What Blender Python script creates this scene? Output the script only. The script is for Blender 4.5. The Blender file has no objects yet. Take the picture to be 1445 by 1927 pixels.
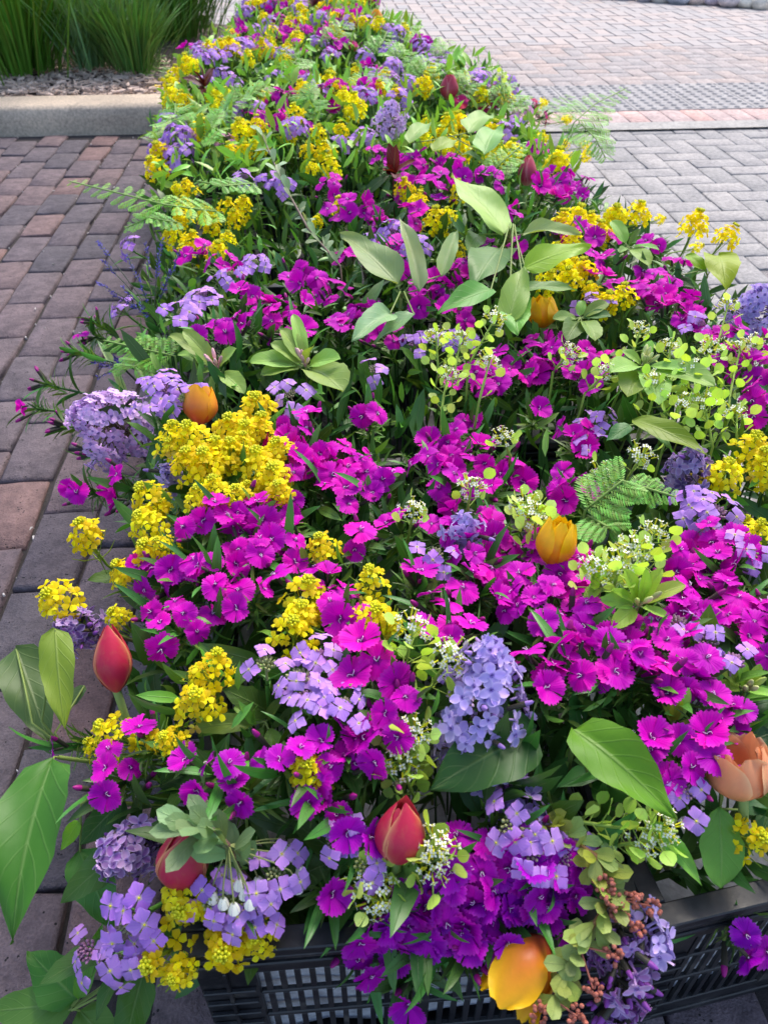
import bpy, math, random
from mathutils import Vector, Matrix, Quaternion
R = random.Random(11)
rad = math.radians
V3 = Vector
scene = bpy.context.scene
COL = scene.collection

# ------------------------------------------------------------------ camera, sky, sun, exposure
H, PITCH, YAW, FPX = 0.95, rad(39.7), rad(4.4), 1480.0
cam = bpy.data.cameras.new('camera')
cam.sensor_fit = 'VERTICAL'; cam.sensor_height = 36.0; cam.lens = FPX / 1927 * 36
cam.clip_start = 0.02; cam.clip_end = 300
cam.dof.use_dof = True; cam.dof.focus_distance = 0.95; cam.dof.aperture_fstop = 11
cob = bpy.data.objects.new('camera', cam); COL.objects.link(cob)
cob.location = (0, 0, H); cob.rotation_euler = (rad(90) - PITCH, 0, -YAW)
scene.camera = cob

SUN_EL, SUN_AZ = rad(52), rad(28)          # azimuth measured from +Y (away from the camera) towards +X
world = bpy.data.worlds.new('World'); scene.world = world; world.use_nodes = True
wn = world.node_tree.nodes; wl = world.node_tree.links
sky = wn.new('ShaderNodeTexSky'); sky.sky_type = 'NISHITA'; sky.sun_disc = False
sky.sun_elevation = SUN_EL; sky.sun_rotation = SUN_AZ; sky.dust_density = 3.0; sky.ozone_density = 1.0
wn['Background'].inputs['Strength'].default_value = 0.15
wl.new(sky.outputs[0], wn['Background'].inputs['Color'])
sl = bpy.data.lights.new('sun', 'SUN'); sl.energy = 1.4; sl.angle = rad(28); sl.color = (1, 0.94, 0.84)
so = bpy.data.objects.new('sun', sl); COL.objects.link(so)
sd = V3((math.sin(SUN_AZ) * math.cos(SUN_EL), math.cos(SUN_AZ) * math.cos(SUN_EL), math.sin(SUN_EL)))
so.rotation_euler = sd.to_track_quat('Z', 'Y').to_euler(); so.location = sd * 20
scene.view_settings.view_transform = 'Standard'; scene.view_settings.look = 'None'
scene.view_settings.gamma = 1; scene.view_settings.exposure = 1.2
scene.cycles.max_bounces = 6; scene.cycles.transparent_max_bounces = 4
scene.cycles.use_denoising = True

# ------------------------------------------------------------------ small helpers
def lin(c): return c / 12.92 if c <= 0.04045 else ((c + 0.055) / 1.055) ** 2.4
def rgb(r, g, b): return (lin(r / 255), lin(g / 255), lin(b / 255), 1)
def mixc(a, b, t): return tuple(a[i] * (1 - t) + b[i] * t for i in range(4))
def uni(a, b): return R.uniform(a, b)
def rvec(): return V3((R.gauss(0, 1), R.gauss(0, 1), R.gauss(0, 1))).normalized()

def ray(px, py):
    a = (px - 722.5) / FPX; t = (963.5 - py) / FPX
    d = V3((a, math.cos(PITCH) + t * math.sin(PITCH), -math.sin(PITCH) + t * math.cos(PITCH)))
    c, s = math.cos(YAW), math.sin(YAW)
    return V3((c * d.x + s * d.y, -s * d.x + c * d.y, d.z))
def at(px, py, z):
    d = ray(px, py); k = (z - H) / d.z
    return V3((0, 0, H)) + d * k

def interp(t, tab):
    if t <= tab[0][0]: return tab[0][1]
    for (a, x), (b, y) in zip(tab, tab[1:]):
        if t <= b: return x + (y - x) * (t - a) / (b - a)
    return tab[-1][1]
LEFT = [(0.2, -0.20), (0.45, -0.27), (0.7, -0.33), (1.0, -0.37), (1.5, -0.42), (2.2, -0.50), (2.8, -0.60), (3.5, -0.58), (4.2, -0.48), (5.0, -0.42), (6.5, -0.38)]
RIGHT = [(0.2, 0.80), (1.3, 0.84), (1.7, 0.78), (2.1, 0.73), (2.9, 0.73), (3.5, 0.58), (4.7, 0.46), (5.6, 0.35), (6.5, 0.3)]
def canopy(x, y):
    l, r = interp(y, LEFT), interp(y, RIGHT)
    e = min(x - l, r - x, (y - 0.25) * 1.0, (6.2 - y))
    bump = 0.022 * math.sin(7.1 * x + 3.3 * y) + 0.018 * math.sin(5.2 * y - 4.1 * x + 1.3)
    if e < 0: return max(0.10, 0.26 + 1.3 * e)
    s = min(1, e / 0.2); s = s * (2 - s)
    return 0.26 + 0.135 * s + bump * s
def hit(px, py, dz=0.0):
    d = ray(px, py); k = 0.3
    while k < 9:
        p = V3((0, 0, H)) + d * k
        if p.z < canopy(p.x, p.y) + dz: return p
        k += 0.006
    return p
def edge_out(p):
    l, r = interp(p.y, LEFT), interp(p.y, RIGHT); o = V3((0, 0, 0))
    o.x -= max(0, 1 - (p.x - l) / 0.16); o.x += max(0, 1 - (r - p.x) / 0.16)
    o.y -= max(0, 1 - (p.y - 0.27) / 0.14)
    return o
def facing(p, jit=0.3, cam_w=0.22):
    tc = (V3((0, 0, H)) - p).normalized()
    return (V3((0, 0, 1)) + edge_out(p) * 0.75 + tc * cam_w + rvec() * jit).normalized()
def rootpt(p):
    l, r = interp(p.y, LEFT) + 0.13, interp(p.y, RIGHT) - 0.13
    x = min(max(p.x + uni(-.03, .03), l), r); y = max(p.y + uni(0, .07), 0.37)
    return V3((x, y, min(0.1, p.z - .03)))

class MB:
    def __init__(s): s.v = []; s.f = []; s.m = []; s.c = []
    def add(s, vs, fs, cs=None, mat=0):
        o = len(s.v); s.v += [tuple(v) for v in vs]; s.f += [tuple(i + o for i in f) for f in fs]
        s.m += [mat] * len(fs); s.c += cs if cs else [(0.5, 0.5, 0.5, 1)] * len(vs)
    def mesh(s, name, mats, smooth=True):
        me = bpy.data.meshes.new(name); me.from_pydata(s.v, [], s.f)
        for m in mats: me.materials.append(m)
        me.polygons.foreach_set('material_index', s.m)
        if smooth: me.polygons.foreach_set('use_smooth', [True] * len(s.f))
        a = me.color_attributes.new('pc', 'FLOAT_COLOR', 'POINT')
        a.data.foreach_set('color', [x for c in s.c for x in c])
        me.update(); return me

def obj(name, me, parent=None, M=None, color=None):
    o = bpy.data.objects.new(name, me); COL.objects.link(o)
    if parent is not None: o.parent = parent
    if M is not None: o.matrix_basis = M
    if color is not None: o.color = color
    return o
def tag(o, label, cat, group=None, kind=None):
    o['label'] = label; o['category'] = cat
    if group: o['group'] = group
    if kind: o['kind'] = kind
    return o
def empty(name, loc):
    o = bpy.data.objects.new(name, None); COL.objects.link(o); o.location = loc; o.empty_display_size = .02
    return o
def orient(pos, z, spin=0.0, sc=1.0):
    q = V3(z).to_track_quat('Z', 'Y') @ Quaternion((0, 0, 1), spin)
    return Matrix.LocRotScale(V3(pos), q, V3((sc, sc, sc)))

def tube(mb, pts, rs, sides=5, mat=0, cap=False):
    pts = [V3(p) for p in pts]; vs = []; cs = []; n = len(pts)
    if not isinstance(rs, (list, tuple)): rs = [rs] * n
    for i, p in enumerate(pts):
        t = (pts[min(i + 1, n - 1)] - pts[max(i - 1, 0)]).normalized()
        a = t.orthogonal().normalized() if abs(t.z) > .99 else t.cross(V3((0, 0, 1))).normalized(); b = t.cross(a)
        for k in range(sides):
            w = 2 * math.pi * k / sides
            vs.append(p + a * (math.cos(w) * rs[i]) + b * (math.sin(w) * rs[i])); cs.append((i / max(1, n - 1), k / sides, .5, 1))
    fs = [(i * sides + k, i * sides + (k + 1) % sides, (i + 1) * sides + (k + 1) % sides, (i + 1) * sides + k) for i in range(n - 1) for k in range(sides)]
    if cap: fs += [tuple(range(sides))[::-1], tuple((n - 1) * sides + k for k in range(sides))]
    mb.add(vs, fs, cs, mat)
def curve(a, b, d0, d1, n=7):
    a, b = V3(a), V3(b); L = (b - a).length * .4; p1 = a + V3(d0) * L; p2 = b - V3(d1) * L
    return [a * (1 - t) ** 3 + p1 * 3 * t * (1 - t) ** 2 + p2 * 3 * t * t * (1 - t) + b * t ** 3 for t in [i / (n - 1) for i in range(n)]]
def grid(mb, nu, nv, fn, mat=0, b=None):
    b = R.random() if b is None else b; vs = []; cs = []
    for i in range(nu + 1):
        for j in range(nv + 1):
            u, v = i / nu, 2 * j / nv - 1
            vs.append(fn(u, v, i, j)); cs.append((u, v * .5 + .5, b, 1))
    fs = [(i * (nv + 1) + j, (i + 1) * (nv + 1) + j, (i + 1) * (nv + 1) + j + 1, i * (nv + 1) + j + 1) for i in range(nu) for j in range(nv)]
    mb.add(vs, fs, cs, mat)
def blob(mb, c, r, mat=0, stretch=1.0, axis=(0, 0, 1), n=6, rings=4, col=None):
    q = V3(axis).to_track_quat('Z', 'Y'); vs = []; b = R.random()
    for i in range(rings + 1):
        th = math.pi * i / rings
        for k in range(n):
            w = 2 * math.pi * k / n
            vs.append(V3(c) + q @ V3((r * math.sin(th) * math.cos(w), r * math.sin(th) * math.sin(w), -r * stretch * math.cos(th))))
    fs = [(i * n + k, i * n + (k + 1) % n, (i + 1) * n + (k + 1) % n, (i + 1) * n + k) for i in range(rings) for k in range(n)]
    mb.add(vs, fs, [(i // n / rings, .5, b, 1) for i in range(len(vs))], mat)

SHAPE = {
    'heart': lambda u: min(1, (u ** .45 * (1 - u) ** .95) / .535) + .0,
    'oval': lambda u: (4 * u * (1 - u)) ** .62,
    'obovate': lambda u: min(1, u ** 1.1 * (1 - u) ** .45 / .41),
    'lance': lambda u: u ** .6 * (1 - u) ** .8 / .385,
    'blade': lambda u: min(1, (u + .12) ** .3 * (1 - u) ** .55),
}
def leaf(mb, base, d, nrm, L, W, shape='heart', fold=.25, curl=.5, wave=.0, nu=10, nv=6, mat=0, twist=0.0, tooth=0.0):
    """A leaf blade from base along d; W is half width; curl bends it back, fold lifts the halves about the midrib."""
    d = V3(d).normalized(); nrm = V3(nrm); nrm = (nrm - d * nrm.dot(d)).normalized(); s = d.cross(nrm); fn = SHAPE[shape]
    pts = []; p = V3(base); t, n = d.copy(), nrm.copy(); sv = s.copy(); st = L / nu
    for i in range(nu + 1):
        pts.append((p.copy(), n.copy(), sv.copy()))
        q = Quaternion(sv, -curl / nu) if True else None
        t.rotate(q); n.rotate(q)
        if twist: q2 = Quaternion(t, twist / nu); n.rotate(q2); sv.rotate(q2)
        p += t * st
    ph = uni(0, 6)
    def f(u, v, i, j):
        c, nn, ss = pts[i]; w = W * max(.0, fn(min(max(u, 1e-4), 1 - 1e-4)))
        if nu > 12: w *= 1 + .035 * math.sin(u * 21 + ph) + .02 * math.sin(u * 43 + 2 * ph + v)
        if tooth and abs(v) > .9: w *= 1 + (tooth if i % 2 else -tooth)
        return c + ss * (v * w * math.cos(fold)) + nn * (abs(v) * w * math.sin(fold) + wave * W * math.sin(u * 9 + ph + 2 * v) * abs(v))
    grid(mb, nu, nv, f, mat)

# ------------------------------------------------------------------ materials
def new_mat(name):
    m = bpy.data.materials.new(name); m.use_nodes = True; nt = m.node_tree
    return m, nt, nt.nodes, nt.links, nt.nodes['Principled BSDF']
def ramp(N, stops):
    r = N.new('ShaderNodeValToRGB'); e = r.color_ramp.elements
    while len(e) < len(stops): e.new(.5)
    for x, (p, c) in zip(e, stops): x.position = p; x.color = c
    return r
def ramp_of(N, L, f, stops):
    r = ramp(N, stops); L.new(f, r.inputs[0]); return r.outputs[0]
def mth(N, L, op, a, b=None):
    m = N.new('ShaderNodeMath'); m.operation = op
    for i, x in enumerate((a, b)):
        if x is None: continue
        if isinstance(x, (int, float)): m.inputs[i].default_value = x
        else: L.new(x, m.inputs[i])
    return m.outputs[0]
def mixrgb(N, L, f, a, b, mode='MIX'):
    m = N.new('ShaderNodeMix'); m.data_type = 'RGBA'; m.blend_type = mode
    for k, x in ((0, f), (6, a), (7, b)):
        if isinstance(x, (int, float)): m.inputs[k].default_value = x
        elif isinstance(x, tuple): m.inputs[k].default_value = x
        else: L.new(x, m.inputs[k])
    return m.outputs[2]
def noise(N, L, scale, detail=4, coord=None, rough=.55):
    n = N.new('ShaderNodeTexNoise'); n.inputs['Scale'].default_value = scale; n.inputs['Detail'].default_value = detail; n.inputs['Roughness'].default_value = rough
    if coord is not None: L.new(coord, n.inputs['Vector'])
    return n.outputs['Fac']
def thin_surface(nt, N, L, P, color, trans, rough=.5, tint=None):
    """Blend Principled with Translucent so light comes through petals and leaves."""
    L.new(color, P.inputs['Base Color']); P.inputs['Roughness'].default_value = rough
    t = N.new('ShaderNodeBsdfTranslucent'); L.new(tint if tint is not None else color, t.inputs['Color'])
    mx = N.new('ShaderNodeMixShader'); mx.inputs[0].default_value = trans
    L.new(P.outputs[0], mx.inputs[1]); L.new(t.outputs[0], mx.inputs[2])
    L.new(mx.outputs[0], N['Material Output'].inputs['Surface'])
def pc(N, L):
    a = N.new('ShaderNodeAttribute'); a.attribute_name = 'pc'; s = N.new('ShaderNodeSeparateColor'); L.new(a.outputs['Color'], s.inputs[0])
    return s.outputs[0], s.outputs[1], s.outputs[2]
def petal_mat(name, eye, eye_at=.3, stripes=22, streak=.25, trans=.25, rough=.55, edge=None):
    m, nt, N, L, P = new_mat(name); u, v, b = pc(N, L); oi = N.new('ShaderNodeObjectInfo')
    hs = N.new('ShaderNodeHueSaturation'); L.new(oi.outputs['Color'], hs.inputs['Color'])
    L.new(mth(N, L, 'ADD', mth(N, L, 'MULTIPLY', b, .04), .48), hs.inputs['Hue'])
    L.new(mth(N, L, 'ADD', mth(N, L, 'MULTIPLY', b, .4), .8), hs.inputs['Value'])
    col = hs.outputs[0]
    st = mth(N, L, 'SINE', mth(N, L, 'MULTIPLY', v, stripes * 2.0)); st = mth(N, L, 'MULTIPLY', mth(N, L, 'ADD', st, 1), .5 * streak)
    col = mixrgb(N, L, st, col, mixrgb(N, L, .5, col, eye))
    r = ramp(N, [(0, (1, 1, 1, 1)), (eye_at * .55, (.8, .8, .8, 1)), (eye_at, (0, 0, 0, 1))]); L.new(u, r.inputs[0])
    col = mixrgb(N, L, r.outputs[0], col, eye)
    r2 = ramp(N, [(.72, (0, 0, 0, 1)), (1, (.03, .03, .03, 1))]); L.new(u, r2.inputs[0]); col = mixrgb(N, L, r2.outputs[0], col, (1, .75, 1, 1))
    if edge:
        e = mth(N, L, 'POWER', mth(N, L, 'ABSOLUTE', mth(N, L, 'SUBTRACT', mth(N, L, 'MULTIPLY', v, 2), 1)), 3)
        col = mixrgb(N, L, mth(N, L, 'MULTIPLY', e, .75), col, edge)
    thin_surface(nt, N, L, P, col, trans, rough)
    bp = N.new('ShaderNodeBump'); bp.inputs['Strength'].default_value = .35; bp.inputs['Distance'].default_value = .001
    L.new(st, bp.inputs['Height']); L.new(bp.outputs[0], P.inputs['Normal']); P.inputs['Specular IOR Level'].default_value = .12
    return m
def leaf_mat(name, vein=(.5, .62, .25, 1), veins=6.5, trans=.28, rough=.48, vein_w=.15, spec=.4):
    m, nt, N, L, P = new_mat(name); u, v, b = pc(N, L); oi = N.new('ShaderNodeObjectInfo')
    hs = N.new('ShaderNodeHueSaturation'); L.new(oi.outputs['Color'], hs.inputs['Color'])
    L.new(mth(N, L, 'ADD', mth(N, L, 'MULTIPLY', b, .05), .475), hs.inputs['Hue']); L.new(mth(N, L, 'ADD', mth(N, L, 'MULTIPLY', b, .6), .76), hs.inputs['Value']); hs.inputs['Saturation'].default_value = 1.02
    av = mth(N, L, 'ABSOLUTE', mth(N, L, 'SUBTRACT', v, .5))
    mid = mth(N, L, 'SMOOTH_MIN', 1.0, mth(N, L, 'MAXIMUM', mth(N, L, 'SUBTRACT', 1, mth(N, L, 'MULTIPLY', av, 24)), 0))
    sv = mth(N, L, 'SINE', mth(N, L, 'MULTIPLY', mth(N, L, 'SUBTRACT', u, mth(N, L, 'MULTIPLY', av, .55)), veins * 6.283))
    sv = mth(N, L, 'MAXIMUM', mth(N, L, 'MULTIPLY', mth(N, L, 'SUBTRACT', sv, .86), 5), 0)
    vn = mth(N, L, 'MINIMUM', mth(N, L, 'ADD', mid, mth(N, L, 'MULTIPLY', sv, .45)), 1)
    tc = N.new('ShaderNodeTexCoord'); nz = noise(N, L, 45, 4, tc.outputs['Object'])
    col = mixrgb(N, L, mth(N, L, 'MULTIPLY', nz, .5), hs.outputs[0], mixrgb(N, L, 1.0, hs.outputs[0], (.5, .62, .4, 1), 'MULTIPLY'))
    n9 = noise(N, L, 14, 5, tc.outputs['Object'], .7); col = mixrgb(N, L, ramp_of(N, L, n9, [(.4, (0, 0, 0, 1)), (.72, (.5, .5, .5, 1))]), col, mixrgb(N, L, 1.0, col, (1.25, 1.1, .55, 1), 'MULTIPLY'))
    col = mixrgb(N, L, mth(N, L, 'MULTIPLY', vn, vein_w), col, vein)
    tint = mixrgb(N, L, 1.0, col, (1.35, 1.3, .5, 1), 'MULTIPLY')
    thin_surface(nt, N, L, P, col, trans, rough, tint)
    bp = N.new('ShaderNodeBump'); bp.inputs['Strength'].default_value = .5; bp.inputs['Distance'].default_value = .0015
    L.new(mth(N, L, 'ADD', mth(N, L, 'MULTIPLY', vn, -1), mth(N, L, 'MULTIPLY', nz, .5)), bp.inputs['Height']); L.new(bp.outputs[0], P.inputs['Normal'])
    P.inputs['Specular IOR Level'].default_value = spec
    return m
def plain_mat(name, color=None, rough=.6, trans=0.0, vary=.5, spec=.3):
    """Obj colour (or a fixed colour) with a per-piece value shift and fine mottling."""
    m, nt, N, L, P = new_mat(name); u, v, b = pc(N, L)
    if color is None: c0 = N.new('ShaderNodeObjectInfo').outputs['Color']
    else: k = N.new('ShaderNodeRGB'); k.outputs[0].default_value = color; c0 = k.outputs[0]
    hs = N.new('ShaderNodeHueSaturation'); L.new(c0, hs.inputs['Color'])
    L.new(mth(N, L, 'ADD', mth(N, L, 'MULTIPLY', b, vary), 1 - vary / 2), hs.inputs['Value'])
    P.inputs['Specular IOR Level'].default_value = spec
    thin_surface(nt, N, L, P, hs.outputs[0], trans, rough)
    return m
M_DIANTHUS = petal_mat('fringed_petal', rgb(128, 0, 122), .22, 20, .35)
M_ROCKET = petal_mat('lavender_petal', rgb(214, 190, 190), .16, 14, .18, .3)
M_LILAC = petal_mat('lilac_petal', rgb(120, 96, 180), .16, 6, .12, .25, .5, edge=rgb(216, 200, 240))
M_YELLOW = petal_mat('yellow_petal', rgb(246, 214, 0), .15, 8, .04, .5)
M_WHITE = plain_mat('white_petal', rgb(236, 238, 222), .6, .2, .2)
M_STAMEN = plain_mat('stamen', rgb(235, 205, 235), .5)
M_CALYX = plain_mat('calyx', rgb(64, 62, 50), .5, 0, .8)
M_BUDG = plain_mat('green_bud', rgb(206, 204, 30), .5, .1, .6)
M_STEM = plain_mat('stem_skin', None, .5, 0, .3)
M_LEAF = leaf_mat('broad_leaf')
M_LANCE = leaf_mat('narrow_leaf', (.16, .26, .1, 1), 0, .15, .4, .5)
M_POD = leaf_mat('seed_pod', (.6, .66, .2, 1), 0, .4, .5, .5)
M_BUD = plain_mat('bud_skin', None, .5, .1, .6)

def tulip_mat(name, a, b, c, mode):
    """a body, b edge or tip, c base colour of a tulip petal."""
    m, nt, N, L, P = new_mat(name); u, v, r = pc(N, L)
    av = mth(N, L, 'ABSOLUTE', mth(N, L, 'SUBTRACT', mth(N, L, 'MULTIPLY', v, 2), 1))
    tc = N.new('ShaderNodeTexCoord'); mp = N.new('ShaderNodeMapping'); mp.inputs['Scale'].default_value = (160, 160, 22); L.new(tc.outputs['Object'], mp.inputs[0])
    nz = noise(N, L, 1.0, 4, mp.outputs[0])
    f = mth(N, L, 'ADD', mth(N, L, 'POWER', av, 7 if mode == 'edge' else 1.4), mth(N, L, 'MULTIPLY', mth(N, L, 'SUBTRACT', nz, .5), .5))
    if mode == 'tip': f = mth(N, L, 'ADD', mth(N, L, 'MULTIPLY', f, .45), mth(N, L, 'MULTIPLY', mth(N, L, 'SUBTRACT', u, .25), 1.0))
    f = mth(N, L, 'MINIMUM', mth(N, L, 'MAXIMUM', f, 0), 1)
    col = mixrgb(N, L, f, a, b)
    rp = ramp(N, [(0, (1, 1, 1, 1)), (.2, (0, 0, 0, 1))]); L.new(u, rp.inputs[0])
    col = mixrgb(N, L, mth(N, L, 'MULTIPLY', rp.outputs[0], .8), col, c)
    col = mixrgb(N, L, mth(N, L, 'MULTIPLY', nz, .6), col, mixrgb(N, L, 1.0, col, (.6, .45, .5, 1), 'MULTIPLY'))
    thin_surface(nt, N, L, P, col, .22, .38); P.inputs['Specular IOR Level'].default_value = .35
    bp = N.new('ShaderNodeBump'); bp.inputs['Strength'].default_value = .3; bp.inputs['Distance'].default_value = .001; L.new(nz, bp.inputs['Height']); L.new(bp.outputs[0], P.inputs['Normal'])
    return m

def stone_mat(name, stops, scale=30, bump=.5, rough=.85, pits=0.0, big=None, dirt=None):
    m, nt, N, L, P = new_mat(name); tc = N.new('ShaderNodeTexCoord'); oi = N.new('ShaderNodeObjectInfo')
    geo = N.new('ShaderNodeNewGeometry'); pos = geo.outputs['Position']
    base = ramp(N, stops); L.new(oi.outputs['Random'], base.inputs[0])
    n1 = noise(N, L, scale, 6, pos, .65); n2 = noise(N, L, scale * 9, 3, pos); n3 = noise(N, L, big or 9, 3, pos)
    col = mixrgb(N, L, 1.0, base.outputs[0], ramp_of(N, L, n1, [(.25, (.55, .55, .56, 1)), (.75, (1.3, 1.28, 1.25, 1))]), 'MULTIPLY')
    col = mixrgb(N, L, 1.0, col, ramp_of(N, L, n2, [(.3, (.78, .78, .78, 1)), (.7, (1.18, 1.18, 1.18, 1))]), 'MULTIPLY')
    col = mixrgb(N, L, 1.0, col, ramp_of(N, L, n3, [(.3, (.8, .8, .82, 1)), (.7, (1.15, 1.13, 1.12, 1))]), 'MULTIPLY')
    h = mth(N, L, 'ADD', n1, mth(N, L, 'MULTIPLY', n2, .4))
    if pits:
        vo = N.new('ShaderNodeTexVoronoi'); vo.inputs['Scale'].default_value = 170; L.new(pos, vo.inputs['Vector'])
        nn = noise(N, L, 60, 2, pos)
        pt = mth(N, L, 'MULTIPLY', mth(N, L, 'LESS_THAN', vo.outputs['Distance'], .27), mth(N, L, 'GREATER_THAN', nn, .60))
        col = mixrgb(N, L, mth(N, L, 'MULTIPLY', pt, pits), col, (.01, .01, .011, 1)); h = mth(N, L, 'SUBTRACT', h, mth(N, L, 'MULTIPLY', pt, 1.2))
    if dirt:
        nd = noise(N, L, 5, 5, pos, .7); col = mixrgb(N, L, mth(N, L, 'MULTIPLY', mth(N, L, 'GREATER_THAN', nd, .62), .25), col, dirt)
    L.new(col, P.inputs['Base Color']); P.inputs['Roughness'].default_value = rough; P.inputs['Specular IOR Level'].default_value = .3
    bp = N.new('ShaderNodeBump'); bp.inputs['Strength'].default_value = bump; bp.inputs['Distance'].default_value = .004
    L.new(h, bp.inputs['Height']); L.new(bp.outputs[0], P.inputs['Normal'])
    return m

M_BRICK = stone_mat('clay_brick', [(0, rgb(86, 81, 88)), (.3, rgb(99, 90, 96)), (.6, rgb(107, 94, 99)), (.86, rgb(114, 96, 97)), (1, rgb(123, 98, 96))], 34, 1.3, .8, .95)
M_GREY = stone_mat('grey_paver', [(0, rgb(145, 144, 144)), (.5, rgb(152, 150, 150)), (1, rgb(158, 155, 154))], 60, .3, .85)
M_PINK = stone_mat('blush_paver', [(0, rgb(152, 148, 148)), (.4, rgb(158, 151, 150)), (.75, rgb(164, 153, 149)), (1, rgb(169, 154, 148))], 60, .3, .85)
M_RED = stone_mat('red_paver', [(0, rgb(176, 160, 158)), (.5, rgb(186, 161, 157)), (1, rgb(194, 158, 150))], 60, .3, .85)
M_CONC = stone_mat('concrete', [(0, rgb(160, 158, 155)), (1, rgb(162, 160, 157))], 70, .35, .85)
M_KERB = stone_mat('kerb_concrete', [(0, rgb(196, 180, 160)), (1, rgb(196, 180, 160))], 90, .6, .9, 0, 4, rgb(120, 112, 104))
M_TACT = stone_mat('tactile_concrete', [(0, rgb(152, 151, 152)), (1, rgb(157, 155, 155))], 60, .3, .85)
M_SAND = stone_mat('joint_sand', [(0, rgb(64, 60, 60)), (1, rgb(64, 60, 60))], 120, .9, .95)
M_SANDR = stone_mat('joint_sand_grey', [(0, rgb(140, 136, 136)), (1, rgb(140, 136, 136))], 120, .9, .95)
M_SOIL = stone_mat('mulch_soil', [(0, rgb(92, 78, 74)), (1, rgb(92, 78, 74))], 60, 1, .95)
M_CHIP = plain_mat('wood_chip', None, .85, 0, .9)
M_ROCK = stone_mat('field_stone', [(0, rgb(206, 184, 174)), (.35, rgb(184, 190, 202)), (.6, rgb(214, 206, 192)), (.8, rgb(192, 176, 186)), (1, rgb(178, 186, 194))], 14, .6, .8)

# ------------------------------------------------------------------ the setting
def sheet(name, x0, x1, y0, y1, z, mat, label=None):
    mb = MB(); mb.add([(x0, y0, z), (x1, y0, z), (x1, y1, z), (x0, y1, z)], [(0, 1, 2, 3)])
    o = obj(name, mb.mesh(name, [mat], False)); o['kind'] = 'structure'
    if label: tag(o, label, 'ground')
    return o
tag(sheet('ground', -60, 60, -40, 120, -.030, M_SANDR), 'bare grey ground under and beyond the paving', 'ground', kind='structure')
brick_bed = sheet('brick_paving', -2.2, 0.46, -.4, 3.92, -.012, M_SAND); tag(brick_bed, 'worn purple brown clay bricks in staggered columns beside the flowers', 'paving')
grey_bed = sheet('grey_paving', 0.47, 4.5, -.4, 3.86, -.008, M_SANDR); tag(grey_bed, 'grey concrete pavers in herringbone running up to a pale strip', 'paving')
blush_bed = sheet('blush_paving', -2.5, 9, 4.66, 11, -.008, M_SANDR); tag(blush_bed, 'pale blush pavers in herringbone beyond the dotted tactile plates', 'paving')

def block_mesh(name, lx, ly, h, bev, mat, jit):
    """A paver: rounded top edge, slightly uneven outline and height."""
    mb = MB(); rings = []
    for inset, z in ((0, -h), (0, -bev), (bev * .35, -bev * .3), (bev, 0)):
        ring = []
        for (sx, sy) in ((-1, -1), (0, -1), (1, -1), (1, 0), (1, 1), (0, 1), (-1, 1), (-1, 0)):
            cx = sx * (lx / 2 - inset - (bev * .35 if sx and sy else 0)); cy = sy * (ly / 2 - inset - (bev * .35 if sx and sy else 0))
            ring.append(V3((cx + uni(-jit, jit), cy + uni(-jit, jit), z + uni(-jit, jit) * .5)))
        rings.append(ring)
    vs = [v for r in rings for v in r] + [V3((0, 0, uni(-jit, jit)))]
    fs = [(a * 8 + k, a * 8 + (k + 1) % 8, (a + 1) * 8 + (k + 1) % 8, (a + 1) * 8 + k) for a in range(3) for k in range(8)]
    fs += [(24 + k, 24 + (k + 1) % 8, 32) for k in range(8)]
    mb.add(vs, fs); return mb.mesh(name, [mat])
bricks = [block_mesh('brick', .1062, .2045, .05, .0062, M_BRICK, .0021) for _ in range(9)]
def visible(x, y, z=0, m=60):
    c, s = math.cos(-YAW), math.sin(-YAW); X = c * x + s * y; Y = -s * x + c * y; Z = z - H
    d = Y * math.cos(PITCH) - Z * math.sin(PITCH); t = Y * math.sin(PITCH) + Z * math.cos(PITCH)
    if d < .05: return False
    px, py = 722.5 + FPX * X / d, 963.5 - FPX * t / d
    return -m < px < 1445 + m and -m < py < 1927 + m
for ci in range(-14, 14):
    x = -1.003 + .055 + ci * .1105 + .6 - .5525 - .0475
    for ri in range(0, 22):
        y = 3.80 - ri * .2085 - (.104 if ci % 2 else 0)
        if y < -.1 or (x > -.06 and y > .4) or x > .45 or x < -2 or not visible(x, y, 0, 130): continue
        if x > interp(y, LEFT) + .22 and y > .4: continue
        o = obj('brick', R.choice(bricks), brick_bed, Matrix.LocRotScale(V3((x + uni(-.002, .002), y + uni(-.004, .004), -.002 + uni(-.004, .003))), Quaternion((uni(-.02, .02), uni(-.012, .012), 1), uni(-.022, .022) + (math.pi if R.random() < .5 else 0)), V3((1, 1, 1))))
        if y > 3.72: o.scale.y = .8
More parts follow.
